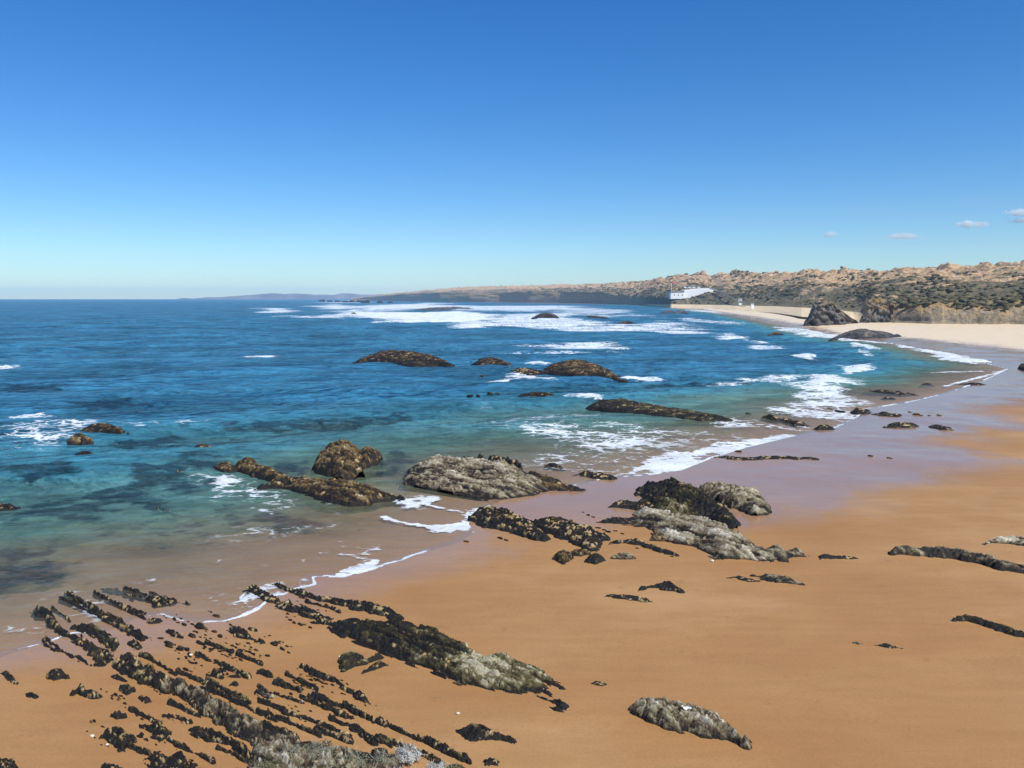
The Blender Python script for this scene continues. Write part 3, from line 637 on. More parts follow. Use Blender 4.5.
ROCKS = [
 # --- lower left stripes
 dict(name='rock_ledge', label='leftmost ridge of mussel covered slate half washed by the thin wave', poly=[(33,603),(40,600),(50,608),(58,620),(66,628),(76,629),(90,637),(100,640),(112,646),(108,655),(103,663),(96,660),(85,648),(75,645),(62,636),(52,627),(45,620),(36,618)], H=.7, pale=.34, frag=.25, lay=.5),
 dict(name='rock_ledge', label='narrow curved slate ridge on sand just below the washed leftmost ridge', poly=[(41,636),(46,633),(55,640),(63,645),(72,650),(82,652),(92,660),(103,661),(108,652),(113,656),(108,663),(100,666),(88,664),(78,660),(66,654),(55,650),(44,646)], H=.5, pale=.30, frag=.2),
 dict(name='rock_ledge', label='long slate ridge with golden flecks running out of the wash', poly=[(65,586),(75,590),(90,598),(100,604),(112,609),(122,616),(132,622),(142,627),(152,634),(150,638),(142,641),(132,636),(118,629),(105,621),(92,612),(80,604),(68,595)], H=.8, pale=.36, frag=.2),
 dict(name='rock_ledge', label='thin dark ridge in the wash behind the golden flecked ridge', poly=[(93,588),(105,593),(115,598),(125,602),(138,608),(147,618),(140,618),(130,612),(118,606),(105,600),(95,594)], H=.5, pale=.22, frag=.3),
 dict(name='rock_ledge', label='olive rocky mass filling the gap between the two longest washed ridges', poly=[(72,622),(84,618),(98,624),(110,632),(118,640),(114,650),(102,643),(88,635),(76,629)], H=.7, mat='o', pale=.36, lay=.5, frag=.15),
 dict(name='rock_ledge', label='dark ragged rocks in the shallow water at the top of the stripes', poly=[(100,580),(115,582),(130,590),(150,594),(165,591),(188,599),(180,602),(165,606),(155,607),(145,600),(130,598),(115,590)], H=.55, pale=.20, frag=.35),
 dict(name='rock_ledge', label='chunky mussel covered ridge lying on sand left of centre of the stripes', poly=[(122,652),(130,651),(140,658),(150,662),(158,668),(167,672),(173,679),(165,685),(158,689),(148,686),(138,680),(126,675),(116,668),(113,662),(115,657)], H=.9, pale=.32, lay=.6, blk=.9),
 dict(name='rock_ledge', label='big green and grey blocky ridge in the middle of the stripes', poly=[(162,686),(172,674),(182,678),(192,683),(205,690),(218,695),(232,702),(245,710),(256,718),(262,728),(252,738),(240,735),(228,728),(215,722),(205,715),(195,708),(188,701),(176,694),(166,692)], H=.85, mat='l', pale=.34, lay=.8, blk=1.1, frag=.12),
 dict(name='rock_ledge', label='lichen grey ridge at the bottom edge under the grey bushes', poly=[(243,712),(262,716),(280,725),(300,733),(330,741),(360,747),(390,751),(400,772),(390,790),(255,790),(262,757),(250,744),(238,735)], H=.85, mat='l', pale=.42, lay=.8, blk=1.1, frag=.1),
 dict(name='rock_ledge', label='short dark bar of rock below the grey and green ridge', poly=[(232,742),(238,740),(255,750),(265,757),(262,764),(250,758),(238,753)], H=.6, pale=.22),
 dict(name='rock_outcrop', label='round dark rock cut by the bottom left corner', poly=[(-12,756),(0,753),(9,754),(14,759),(16,768),(12,780),(-12,780)], H=.8, pale=.15),
 dict(name='boulder', label='square black boulder alone on sand below the leftmost ridge', poly=[(48,673),(52,668),(57,665),(67,672),(63,678),(55,680)], H=.75, pale=.12, strat=.5),
 dict(name='boulder', label='black lopsided boulder with a pale cleft on open sand at left', poly=[(72,691),(77,686),(81,683),(85,688),(90,688),(99,692),(93,699),(85,697),(78,692)], H=.6, pale=.16, strat=.7),
 dict(name='rock_outcrop', label='black outcrop of stepped slabs near the bottom left', poly=[(101,729),(108,727),(112,722),(120,723),(128,729),(134,735),(129,743),(122,752),(114,744),(106,737)], H=.8, pale=.16, lay=.5),
 dict(name='boulder', label='small black boulder above the stepped black outcrop', poly=[(111,711),(118,710),(125,712),(124,718),(117,719),(112,716)], H=.5, pale=.1, strat=.5),
 dict(name='rock_fragment', label='small striped rock at the far left edge of the dry sand', poly=[(1,671),(6,669),(12,676),(18,682),(14,684),(7,678)], H=.25, pale=.28),
 dict(name='rock_fragment', label='small broken rock near the left edge beneath the striped one', poly=[(26,692),(30,690),(37,695),(36,699),(29,697)], H=.25, pale=.26),
 dict(name='rock_fragment', label='ragged dark rock just below the chunky ridge', poly=[(120,684),(127,682),(134,686),(134,691),(128,695),(121,690)], H=.45, pale=.22),
 dict(name='rock_fragment', label='thin low rock between the chunky ridge and the ragged dark rock', poly=[(112,675),(118,675),(126,680),(116,679)], H=.2, pale=.2),
 dict(name='rock_fragment', label='small dark rock right of the ragged rock', poly=[(139,695),(146,695),(150,700),(147,703),(141,700)], H=.3, pale=.2),
 dict(name='rock_outcrop', label='flat outcrop of thin dark plates above the bottom left group', poly=[(137,731),(150,721),(160,720),(168,727),(166,737),(155,743),(140,737)], H=.5, pale=.25, frag=.4),
 dict(name='rock_outcrop', label='large broken black outcrop at the bottom left of the stripes', poly=[(150,746),(160,746),(170,753),(176,748),(178,741),(190,747),(200,751),(212,760),(222,775),(222,790),(160,790),(152,755)], H=.9, pale=.2, frag=.25, lay=.5),
 dict(name='rock_outcrop', label='low brown splintered rock left of the grey and green ridge', poly=[(164,712),(178,712),(191,720),(186,724),(175,722),(167,717)], H=.35, pale=.28, frag=.35),
 dict(name='rock_outcrop', label='speckled splintered rock below the grey and green ridge', poly=[(190,725),(200,723),(208,731),(220,734),(228,740),(222,743),(208,741),(196,736)], H=.45, pale=.34, frag=.3),
 dict(name='rock_outcrop', label='dark rock with pale top at the bottom edge left of the stripes', poly=[(99,762),(105,759),(113,759),(124,766),(126,782),(99,782)], H=.6, pale=.28),
 dict(name='rock_outcrop', label='thin reddish plates lying behind the grey and green ridge', poly=[(200,683),(215,684),(232,689),(245,700),(247,707),(235,702),(222,696),(205,691)], H=.4, pale=.3, frag=.3, lay=.3),
 dict(name='rock_fragment', label='elongated dark rock right of the golden flecked ridge', poly=[(167,628),(173,629),(182,635),(181,638),(173,636)], H=.4, pale=.12),
 dict(name='rock_fragment', label='dark lump touching the lower end of the golden flecked ridge', poly=[(147,619),(153,616),(161,617),(159,623),(150,624)], H=.5, pale=.12),
 dict(name='rock_fragment', label='dark ragged rock under the end of the golden flecked ridge', poly=[(128,640),(134,638),(141,645),(138,650),(130,645)], H=.45, pale=.15),
 dict(name='rock_outcrop', label='bumpy dark row of rocks below the foam line', poly=[(219,625),(232,624),(245,627),(255,636),(254,640),(246,639),(238,637),(228,631),(220,629)], H=.55, pale=.26, frag=.2),
 dict(name='rock_fragment', label='round dark rock at the end of the bumpy row', poly=[(255,639),(260,638),(264,641),(260,644),(255,642)], H=.3, pale=.12),
 dict(name='rock_fragment', label='small reddish rock above the bumpy row', poly=[(249,627),(254,627),(257,630),(252,631)], H=.22, pale=.25),
 dict(name='rock_outcrop', label='splintered dark rock with a golden block on mid sand', poly=[(207,672),(216,667),(221,664),(228,673),(239,673),(238,676),(226,677),(221,679),(213,676)], H=.4, pale=.3, frag=.3),
 dict(name='rock_fragment', label='small black rock below the splintered golden one', poly=[(230,683),(234,680),(237,682),(236,686),(232,685)], H=.3, pale=.12),
 dict(name='boulder', label='smooth dark green boulder standing apart above the chained stripes', poly=[(258,669),(262,667),(268,669),(272,674),(268,677),(261,674)], H=.5, pale=.28, strat=.4, mat='o'),
 dict(name='rock_outcrop', label='pale flecked plates left of the long green rock bar', poly=[(252,690),(259,682),(264,686),(270,690),(276,694),(264,699),(254,696)], H=.35, pale=.42, frag=.3, mat='l'),
 dict(name='rock_ledge', label='long dark green rock bar among the chained stripes', poly=[(272,679),(278,675),(290,681),(300,686),(301,690),(292,690),(280,686)], H=.55, pale=.3, mat='o'),
 dict(name='rock_ledge', label='thin dark chain under the long green rock bar', poly=[(276,690),(290,694),(303,700),(300,703),(285,698),(275,693)], H=.35, pale=.2, frag=.2),
 dict(name='rock_ledge', label='green hump with a golden end in the chained stripes', poly=[(307,694),(313,690),(322,691),(330,697),(341,702),(340,706),(330,706),(318,700)], H=.55, pale=.32, mat='o'),
 dict(name='rock_ledge', label='topmost winding chain of dark rock beside the slanted slab', poly=[(298,664),(303,661),(312,666),(320,670),(330,671),(340,677),(346,684),(354,689),(352,693),(345,690),(337,683),(325,680),(312,674),(301,668)], H=.5, pale=.22, frag=.2),
 dict(name='rock_ledge', label='thick dark lens of rock in the lower chain', poly=[(343,700),(352,701),(365,710),(374,716),(367,719),(354,714),(346,707)], H=.65, pale=.2),
 dict(name='rock_fragment', label='blue black ragged rock at the end of the winding chain', poly=[(353,690),(360,688),(366,696),(368,702),(363,702),(356,697)], H=.45, pale=.14),
 dict(name='rock_fragment', label='dark rounded rock right after the thick lens', poly=[(373,718),(380,716),(389,722),(386,727),(377,723)], H=.45, pale=.2),
 dict(name='rock_ledge', label='dark rock bar with pale tip left of the grey seaside bushes', poly=[(391,722),(402,726),(415,734),(414,738),(401,733)], H=.5, pale=.24),
 dict(name='rock_ledge', label='lowest dark rock bar ending in pale stones', poly=[(418,733),(430,735),(445,743),(460,752),(470,757),(466,760),(450,756),(435,748),(422,741)], H=.6, pale=.22, paleend=(465,757,1.2,.5)),
 dict(name='rock_outcrop', label='ragged dark rock with white crest lying alone at bottom centre', poly=[(459,725),(470,720),(482,721),(497,728),(515,737),(512,740),(500,739),(486,739),(474,742),(463,735)], H=.6, pale=.30, paleend=(484,723,1.1,.6), lay=.35),
 dict(name='boulder', label='small square dark stone at the bottom edge centre', poly=[(485,758),(491,756),(497,758),(496,765),(486,765)], H=.35, pale=.25, strat=.4),
 dict(name='rock_ledge', label='very thin dark chain crossing sand above the grey bushes', poly=[(298,713),(308,715),(322,721),(336,727),(351,733),(346,736),(330,729),(315,723),(302,718)], H=.3, pale=.24, frag=.15),
 dict(name='rock_ledge', label='dark chain running down to the grey bushes', poly=[(350,720),(358,721),(370,731),(378,742),(372,745),(360,736),(352,728)], H=.5, pale=.22, frag=.1),
 dict(name='rock_fragment', label='small oblong rock above the very thin chain', poly=[(277,704),(283,705),(288,709),(284,711),(279,708)], H=.25, pale=.3),
 dict(name='rock_outcrop', label='low dark plates right of the grey and green ridge', poly=[(252,709),(262,707),(272,711),(278,719),(272,722),(262,716)], H=.35, pale=.2, frag=.3),
 # --- the long diagonal reef
 dict(name='rock_ledge', label='thin upper spine of the long dark diagonal reef', poly=[(290,586),(300,586),(315,592),(345,597),(375,600),(392,606),(403,612),(404,620),(395,621),(382,614),(365,609),(345,606),(325,602),(305,598),(292,592)], H=.6, pale=.18, frag=.12, edge=.3),
 dict(name='rock_ledge', label='broken shards under the spine at the wave end of the long reef', poly=[(275,603),(288,597),(303,598),(318,607),(330,616),(326,622),(315,623),(305,618),(290,615),(279,610)], H=.45, pale=.18, frag=.4, lay=.35),
 dict(name='rock_ledge', label='long dark diagonal reef on sand with a pale grey end', poly=[(336,615),(348,612),(365,615),(385,616),(398,613),(404,614),(412,619),(424,624),(436,628),(446,632),(455,638),(464,643),(474,648),(486,654),(497,651),(507,649),(518,654),(530,658),(541,660),(549,669),(561,676),(553,678),(543,675),(548,685),(562,698),(559,703),(548,697),(535,690),(521,692),(505,690),(490,687),(475,682),(462,683),(445,675),(430,669),(418,665),(405,660),(385,657),(372,651),(360,645),(345,638),(337,630)], H=1.0, mat='o', pale=.30, edge=.28, lay=.55, blk=2.4, paleend=(513,668,4.2,.45), frag=.08),
 dict(name='rock_ledge', label='foam washed black end of the long diagonal reef', poly=[(245,586),(256,581),(264,587),(275,595),(279,603),(268,602),(256,597),(248,592)], H=.45, pale=.1, frag=.2),
 dict(name='rock_fragment', label='black rock in foam beside the end of the long reef', poly=[(271,581),(279,580),(292,588),(290,592),(281,588)], H=.4, pale=.12),
 dict(name='slab', label='smooth grey green slab leaning against the long dark reef', poly=[(340,652),(347,648),(357,648),(366,655),(378,650),(381,652),(378,657),(368,663),(355,666),(343,671),(340,662)], H=.8, mat='o', pale=.48, strat=.25, edge=.3, jag=.1, strike=R(20)),
 dict(name='rock_fragment', label='thin pointed rock below the leaning green slab', poly=[(361,671),(370,665),(378,660),(388,662),(383,666),(377,669),(368,671)], H=.35, pale=.25, strike=R(20), jag=.2),
 # --- gull rock
 dict(name='boulder', label='large grey barnacled boulder with a white gull on top', poly=[(633,699),(638,694),(648,692),(660,694),(672,696),(690,698),(705,703),(718,709),(726,716),(736,724),(746,733),(747,744),(740,745),(728,739),(716,738),(702,737),(690,730),(678,731),(660,726),(645,718),(635,712)], H=1.1, mat='l', pale=.46, edge=.45, strat=.75, lay=.55, blk=2.5, jag=.25),
 # --- middle complex
 dict(name='boulder', label='barnacled block with layered brown face right of the black hump', poly=[(690,487),(700,484),(715,482),(735,483),(752,486),(763,494),(768,504),(767,514),(755,515),(742,511),(730,506),(715,500),(700,495)], H=1.7, mat='l', pale=.44, edge=.3, strike=R(-12), lay=.7, jag=.3),
 dict(name='boulder', label='black weed covered hump at the centre of the beach rocks', poly=[(641,483),(650,478),(670,478),(685,482),(700,488),(715,495),(726,503),(733,514),(732,528),(722,525),(705,520),(690,516),(665,518),(655,512),(645,505),(650,497),(643,490)], H=1.7, mat='o', pale=.16, edge=.55, strike=R(-50), lay=.8, jag=.4, paleend=(672,508,3.0,.4)),
 dict(name='rock_ledge', label='pale barnacled tongues spreading toward the camera from the black hump', poly=[(640,508),(660,512),(690,514),(715,518),(730,528),(745,539),(762,544),(780,546),(798,545),(802,552),(785,554),(782,560),(760,561),(740,556),(722,559),(705,549),(690,545),(675,540),(660,535),(646,523)], H=.95, mat='l', pale=.46, edge=.35, strike=R(-50), lay=1.1, blk=3.5, jag=.5),
 dict(name='rock_ledge', label='low black arm reaching left from the black hump', poly=[(609,504),(618,499),(640,501),(655,500),(660,510),(642,511),(622,508)], H=.7, pale=.08, strike=R(-5), jag=.3),
 dict(name='rock_ledge', label='dark nubbly line of small rocks below the black arm', poly=[(598,520),(612,515),(630,515),(650,516),(656,523),(642,526),(622,525),(604,523)], H=.45, mat='l', pale=.26, frag=.2, strike=R(-10)),
 dict(name='rock_ledge', label='black pointed sliver under the left end of the pale tongues', poly=[(610,541),(622,538),(637,538),(650,543),(668,548),(676,553),(665,554),(652,550),(640,546),(625,543)], H=.45, pale=.12, frag=.15, strike=R(-20)),
 dict(name='boulder', label='reddish brown boulder tucked against the pale tongues', poly=[(651,537),(656,532),(663,531),(668,535),(664,541),(655,541)], H=.7, mat='b', pale=.6, strat=.2),
 dict(name='rock_fragment', label='small round black rock left of the black hump', poly=[(634,492),(640,489),(645,491),(644,495),(636,496)], H=.5, pale=.1, strat=.3),
 dict(name='rock_ledge', label='black jagged wedge rising from the foam left of centre', poly=[(470,514),(482,505),(495,504),(507,508),(520,514),(532,521),(541,528),(543,540),(530,538),(515,533),(500,529),(485,527),(476,521)], H=1.0, pale=.16, lay=.5, edge=.3, strike=R(-40)),
 dict(name='rock_ledge', label='dark ragged ledge on sand right of the black wedge', poly=[(528,519),(545,516),(560,517),(580,522),(600,529),(606,537),(600,543),(594,551),(584,549),(570,541),(555,536),(543,530)], H=.8, pale=.24, lay=.5, edge=.3, strike=R(-35)),
 dict(name='boulder', label='round brown boulder below the ragged ledge', poly=[(554,555),(557,550),(564,548),(572,551),(572,558),(563,564),(556,560)], H=.9, mat='b', pale=.42, strat=.15, jag=.15),
 dict(name='boulder', label='pointed dark boulder below the ragged ledge', poly=[(585,557),(590,552),(597,550),(604,555),(603,561),(595,564),(586,562)], H=.8, mat='o', pale=.28, strat=.2, jag=.15),
 dict(name='boulder', label='flat tan boulder right of the pointed dark boulder', poly=[(611,556),(618,552),(628,552),(636,556),(628,559),(616,559)], H=.4, mat='l', pale=.42, strat=.1, jag=.1),
 dict(name='rock_fragment', label='reddish rock between the brown and pointed boulders', poly=[(571,551),(578,547),(587,547),(590,552),(580,556),(573,556)], H=.5, mat='b', pale=.3),
 dict(name='rock_fragment', label='thin black strip of rock lying on open sand at centre', poly=[(607,594),(612,592),(630,594),(645,597),(652,600),(635,601),(615,598)], H=.3, pale=.12, strike=R(-5)),
 dict(name='rock_outcrop', label='low green black hump on sand above the thin strip', poly=[(639,586),(648,583),(658,580),(668,578),(676,582),(682,589),(668,591),(655,588),(643,588)], H=.6, mat='o', pale=.22, strike=R(-8)),
 dict(name='rock_outcrop', label='flat flecked rock lying right of the green black hump', poly=[(752,573),(765,572),(780,573),(790,577),(803,582),(785,583),(768,582),(755,577)], H=.35, mat='l', pale=.3, frag=.2, strike=R(-8), paleend=(780,575,1.5,.4)),
 dict(name='rock_fragment', label='thin flake beside the flat flecked rock', poly=[(727,576),(740,575),(760,580),(748,582),(735,578)], H=.2, pale=.22, strike=R(-8)),
 dict(name='rock_fragment', label='tiny dark rock with a thin tail right of the pale tongues', poly=[(818,555),(824,553),(834,555),(858,557),(835,559),(820,559)], H=.25, pale=.25, strike=R(-3)),
 dict(name='rock_ledge', label='long grey log shaped rock reaching the right edge', poly=[(892,549),(898,546),(915,546),(937,547),(960,549),(985,554),(1010,561),(1040,567),(1050,574),(1025,573),(1003,570),(980,564),(950,558),(920,556),(897,554)], H=.9, mat='l', pale=.33, edge=.3, strat=.35, lay=.7, strike=R(-38), jag=.25),
 dict(name='boulder', label='grey rock with a white side at the right edge above the log rock', poly=[(983,540),(995,536),(1010,534),(1030,536),(1040,540),(1030,546),(1010,544),(991,542)], H=.6, mat='l', pale=.42, strike=R(-8), paleend=(995,539,1.6,.5)),
 dict(name='rock_ledge', label='dark green rock fin at the right edge on open sand', poly=[(953,616),(962,613),(973,614),(985,617),(1005,624),(1040,634),(1040,641),(1010,635),(988,627),(967,621)], H=.6, mat='o', pale=.26, strike=R(-35)),
 dict(name='rock_fragment', label='tiny dark sliver on open sand at lower right', poly=[(876,644),(884,642),(892,644),(902,647),(890,648)], H=.15, pale=.15, strike=R(-10)),
 dict(name='rock_fragment', label='tiny dark speck left of the sliver at lower right', poly=[(853,642),(857,641),(862,643),(857,644)], H=.1, pale=.15, strike=R(-10)),
 dict(name='rock_fragment', label='tiny dark sliver right of the end of the long diagonal reef', poly=[(592,682),(597,680),(606,683),(602,686),(596,685)], H=.15, pale=.15),
 # --- rocks in the surf
 dict(name='boulder', label='tall brown barnacled boulder standing in the sea', poly=[(315,468),(318,458),(322,450),(326,444),(335,440),(344,438),(352,442),(358,446),(361,454),(360,466),(358,478),(345,479),(328,476)], H=2.2, mat='b', pale=.40, edge=.8, strat=.45, jag=.4),
 dict(name='boulder', label='brown boulder just behind the tall barnacled boulder', poly=[(358,449),(368,446),(376,448),(380,456),(374,465),(362,469)], H=1.8, mat='b', pale=.34, strat=.2, jag=.3, edge=.5),
 dict(name='reef_rock', label='long brown weedy reef in front of the tall boulder', poly=[(270,476),(290,474),(315,476),(345,477),(370,483),(390,489),(403,492),(402,497),(378,503),(352,507),(330,503),(305,495),(285,488),(262,482)], H=1.4, mat='b', pale=.28, strat=.5, lay=.7, strike=R(-30)),
 dict(name='reef_rock', label='brown knobbly rocks at the sea end of the long weedy reef', poly=[(236,466),(242,457),(250,456),(258,463),(272,465),(285,472),(283,482),(268,480),(252,474)], H=1.3, mat='b', pale=.40, strat=.3, strike=R(-30)),
 dict(name='reef_rock', label='low brown rock furthest left before the tall boulder', poly=[(213,466),(220,461),(230,461),(238,466),(232,472),(220,471)], H=.8, mat='b', pale=.30, strat=.3),
 dict(name='boulder', label='broad pale barnacled boulder at the edge of the sea', poly=[(408,478),(411,466),(418,457),(435,453),(460,455),(480,456),(500,458),(515,464),(530,471),(541,477),(545,490),(520,494),(490,498),(465,496),(440,491),(415,486)], H=1.7, mat='l', pale=.44, edge=1.3, strat=.45, lay=.8, jag=.4),
 dict(name='reef_rock', label='brown rocks trailing off right of the broad barnacled boulder', poly=[(528,470),(540,472),(555,476),(565,482),(582,486),(572,491),(550,490),(538,488)], H=.9, mat='b', pale=.30, strike=R(-15)),
 dict(name='reef_rock', label='black weed rim behind the broad barnacled boulder', poly=[(464,456),(475,453),(487,454),(495,458),(508,457),(522,462),(520,467),(500,464),(480,460)], H=1.5, pale=.08, strike=R(-8), edge=.5),
 dict(name='reef_rock', label='small black rock in the lacy surf right of the broad boulder', poly=[(545,464),(552,462),(563,466),(558,468),(550,467)], H=.5, pale=.08),
 dict(name='reef_rock', label='low black rocks where the lacy surf meets sand', poly=[(572,472),(585,469),(600,471),(616,476),(612,480),(595,478),(578,474)], H=.6, pale=.14, strike=R(-10)),
 dict(name='reef_rock', label='wide dark rock island alone in the sea left of the pair', poly=[(357,360),(366,354),(378,350),(395,349),(412,350),(430,353),(443,357),(450,362),(440,365),(415,366),(385,364),(367,363)], H=2.6, mat='b', pale=.17, edge=1.0, strat=.4, lay=1.1, strike=R(-8), blk=3, jag=.5),
 dict(name='reef_rock', label='small dark rock left of the surf in the pair of islands', poly=[(475,362),(482,357),(495,357),(508,361),(515,366),(500,367),(485,366)], H=1.3, mat='b', pale=.17, edge=.7, strike=R(-8)),
 dict(name='reef_rock', label='low dark rocks linking the pair of islands', poly=[(505,367),(522,366),(537,369),(544,372),(530,375),(512,372)], H=.7, pale=.2, strike=R(-8)),
 dict(name='reef_rock', label='brown knobbly rock island right of the white surf patch', poly=[(545,369),(552,362),(568,358),(585,359),(600,363),(612,371),(624,378),(605,380),(580,377),(556,374)], H=2.2, mat='b', pale=.24, edge=.8, strat=.4, lay=1.0, strike=R(-8), blk=2.5),
 dict(name='reef_rock', label='flat dark reef just breaking the surface below the islands', poly=[(518,394),(532,391),(550,392),(562,396),(572,399),(555,400),(530,399)], H=.8, mat='o', pale=.18, strike=R(-6)),
 dict(name='reef_rock', label='long low olive reef stretching right through the shallow surf', poly=[(590,404),(602,398),(622,397),(640,401),(655,403),(680,407),(705,412),(731,417),(726,421),(700,421),(670,418),(640,414),(610,410)], H=1.1, mat='o', pale=.34, edge=.6, strat=.4, strike=R(-22), lay=.9, blk=3),
 dict(name='reef_rock', label='small brown rock in the left sea with surf behind', poly=[(68,440),(75,432),(83,432),(91,438),(85,443),(75,443)], H=1.1, mat='b', pale=.42, strat=.2),
 dict(name='reef_rock', label='dark rock behind the small brown one in the left sea', poly=[(83,429),(92,423),(105,422),(118,426),(128,430),(112,433),(95,432)], H=1.1, mat='b', pale=.25, strat=.3, strike=R(-5)),
 dict(name='reef_rock', label='black rock nearest camera in the left sea group', poly=[(73,453),(82,450),(93,451),(98,455),(88,458),(76,457)], H=.5, mat='b', pale=.15, strike=R(-5)),
 dict(name='reef_rock', label='small brown rock alone in open sea above the tall boulder', poly=[(193,447),(200,442),(208,443),(215,447),(208,451),(198,450)], H=.8, mat='b', pale=.35, strat=.3),
 dict(name='reef_rock', label='low dark rock at the left edge in shallow water', poly=[(-10,506),(0,502),(8,501),(20,505),(17,510),(0,511),(-10,511)], H=.5, mat='b', pale=.25),
 dict(name='reef_rock', label='black rock barely showing in the weedy shallows at left', poly=[(150,509),(158,505),(170,508),(172,513),(160,514)], H=.35, pale=.12),
 dict(name='reef_rock', label='black rock barely showing near the top of the weedy shallows', poly=[(168,470),(178,467),(186,471),(178,474)], H=.3, pale=.15),
 dict(name='reef_rock', label='small dark rock breaking surf at the right of the bay', poly=[(763,415),(770,413),(776,415),(784,418),(775,421),(767,419)], H=.7, pale=.14, strike=R(-10)),
 dict(name='reef_rock', label='thin dark rocks right beside the small surf rock', poly=[(778,418),(790,418),(802,421),(808,424),(795,426),(785,422)], H=.5, pale=.2, strike=R(-10)),
 dict(name='reef_rock', label='dark rock on the edge of the last surf tongue', poly=[(814,427),(820,424),(829,424),(835,428),(828,430),(818,430)], H=.6, pale=.12, strike=R(-8)),
 dict(name='reef_rock', label='black rock at the tip of the bright surf fan', poly=[(850,411),(858,407),(867,408),(869,413),(858,415)], H=.7, pale=.10, strike=R(-6)),
 dict(name='reef_rock', label='flat dark rocks on wet sand right of the surf fan', poly=[(872,413),(885,412),(900,414),(898,417),(882,416)], H=.4, pale=.12, strike=R(-3)),
 dict(name='reef_rock', label='longer flat rock on wet sand nearer camera', poly=[(884,426),(895,422),(912,422),(917,425),(908,428),(893,428)], H=.5, pale=.22, strike=R(-3)),
 dict(name='reef_rock', label='flat rock on wet sand right of the longer flat one', poly=[(928,425),(937,424),(948,425),(952,429),(940,430),(932,428)], H=.45, pale=.2, strike=R(-3)),
 dict(name='reef_rock', label='thin line of dark rock in the shallow film at right', poly=[(866,390),(880,389),(900,391),(918,394),(900,395),(880,393)], H=.35, pale=.12, strike=R(-3)),
 dict(name='reef_rock', label='short dark rock under the thin line in the film', poly=[(882,397),(888,396),(896,397),(893,399),(885,399)], H=.35, pale=.12, strike=R(-3)),
 dict(name='reef_rock', label='small dark rock further out in the shallow film', poly=[(921,384),(927,382),(933,384),(929,385)], H=.4, pale=.10, strike=R(-3)),
 dict(name='reef_rock', label='thin dark rock near the tip of the inlet', poly=[(960,383),(972,382),(985,384),(972,385)], H=.4, pale=.12, strike=R(-3)),
 dict(name='boulder', label='dark reddish rock cut by the right edge beside the inlet', poly=[(1020,369),(1021,364),(1026,362),(1032,366),(1031,371),(1024,371)], H=1.2, mat='b', pale=.22, strat=.2, edge=.4, jag=.1),
 # --- far reefs
 dict(name='reef_rock', label='large dark rock in the far white surf', poly=[(532,317),(538,313.6),(548,312.8),(556,314),(558,317.3),(545,318.2)], H=4.0, mat='b', pale=.22, edge=4, strat=.3, lay=4, blk=9, strike=0, jag=.5),
 dict(name='reef_rock', label='low ledge right of the large rock in far surf', poly=[(583,316),(592,315.2),(606,316.5),(609,318),(596,318.6)], H=1.6, mat='b', pale=.25, edge=4, strat=.3, lay=4, blk=9, strike=0),
 dict(name='reef_rock', label='small dark rock at the left of the far rolling surf line', poly=[(617,322.6),(624,320.6),(631,320.8),(636,323),(628,324)], H=2.0, mat='b', pale=.2, edge=3, strat=.3, lay=4, blk=9, strike=0),
 dict(name='reef_rock', label='left of two dark rocks just off the far pale beach', poly=[(660,312.3),(666,310.0),(673,310),(674,312.8),(667,313.4)], H=3.0, mat='g', pale=.3, edge=5, strat=.3, lay=5, blk=9, strike=0),
 dict(name='reef_rock', label='right of two dark rocks just off the far pale beach', poly=[(673,312.4),(678,310.2),(685,310.4),(689,313),(680,313.6)], H=3.0, mat='g', pale=.3, edge=5, strat=.3, lay=5, blk=9, strike=0),
 dict(name='reef_rock', label='small dark rock in water left of the whale backed rock', poly=[(767,334.5),(774,332),(782,332.6),(783,335),(775,335.8)], H=1.6, mat='b', pale=.22, edge=2, strat=.3, lay=3, blk=5, strike=0),
 dict(name='reef_rock', label='ragged dark reef in the surf below the far headland', poly=[(412,309.8),(425,307.4),(445,306.4),(468,306.8),(472,308.4),(458,309),(448,310.6),(430,311),(420,310.2)], H=1.8, mat='g', pale=.3, edge=7, strat=.6, lay=14, blk=30, strike=0, frag=.5, jag=.6),
 dict(name='reef_rock', label='dark pinnacle in the crest of the far left breaker', poly=[(350,314),(353,311.8),(356,312.4),(357,314.3)], H=2.2, mat='b', pale=.3, edge=3, strat=.2, lay=4, blk=9, strike=0),
 dict(name='boulder', label='long whale backed dark rock lying before the far pale beach', poly=[(832,337.2),(838,333),(847,330.2),(858,328.3),(872,329.6),(884,331.2),(897,332.6),(898,336),(885,337.8),(860,338.8),(843,338.6)], H=3.6, mat='g', pale=.28, edge=3.0, strat=.4, lay=2.2, blk=9, strike=0, jag=.4),
]
for r in ROCKS: make_rock(**r)
SLABS = [(52,606,70,618,4),(118,603,146,612,3),(104,612,128,626,3),(84,640,112,654,3),(140,652,176,672,3),(176,668,214,686,3),(190,700,236,730,4),(206,679,250,700,3),(214,690,262,712,4),
 (258,699,300,716,3),(268,712,320,733,3),(262,722,296,736,4),(316,727,352,741,3),(330,716,360,730,3),(300,694,345,714,3),(322,704,352,716,3),(352,726,392,744,3),(376,734,414,750,3),(404,744,440,760,3),(286,672,318,688,3),
 (206,640,232,651,2.5),(236,652,262,662,2.5),(196,652,222,664,2.5),(130,706,160,722,3),(140,722,176,741,4),(120,738,150,754,3),(176,742,214,760,4),(206,728,246,748,3),(218,744,252,762,4),(168,700,200,714,3),(222,664,250,676,2.5),(60,596,92,612,3),(124,586,160,598,4),(150,590,176,600,4),(262,596,300,609,3),(300,612,332,624,3),(306,600,340,610,3),(350,606,392,615,3)]
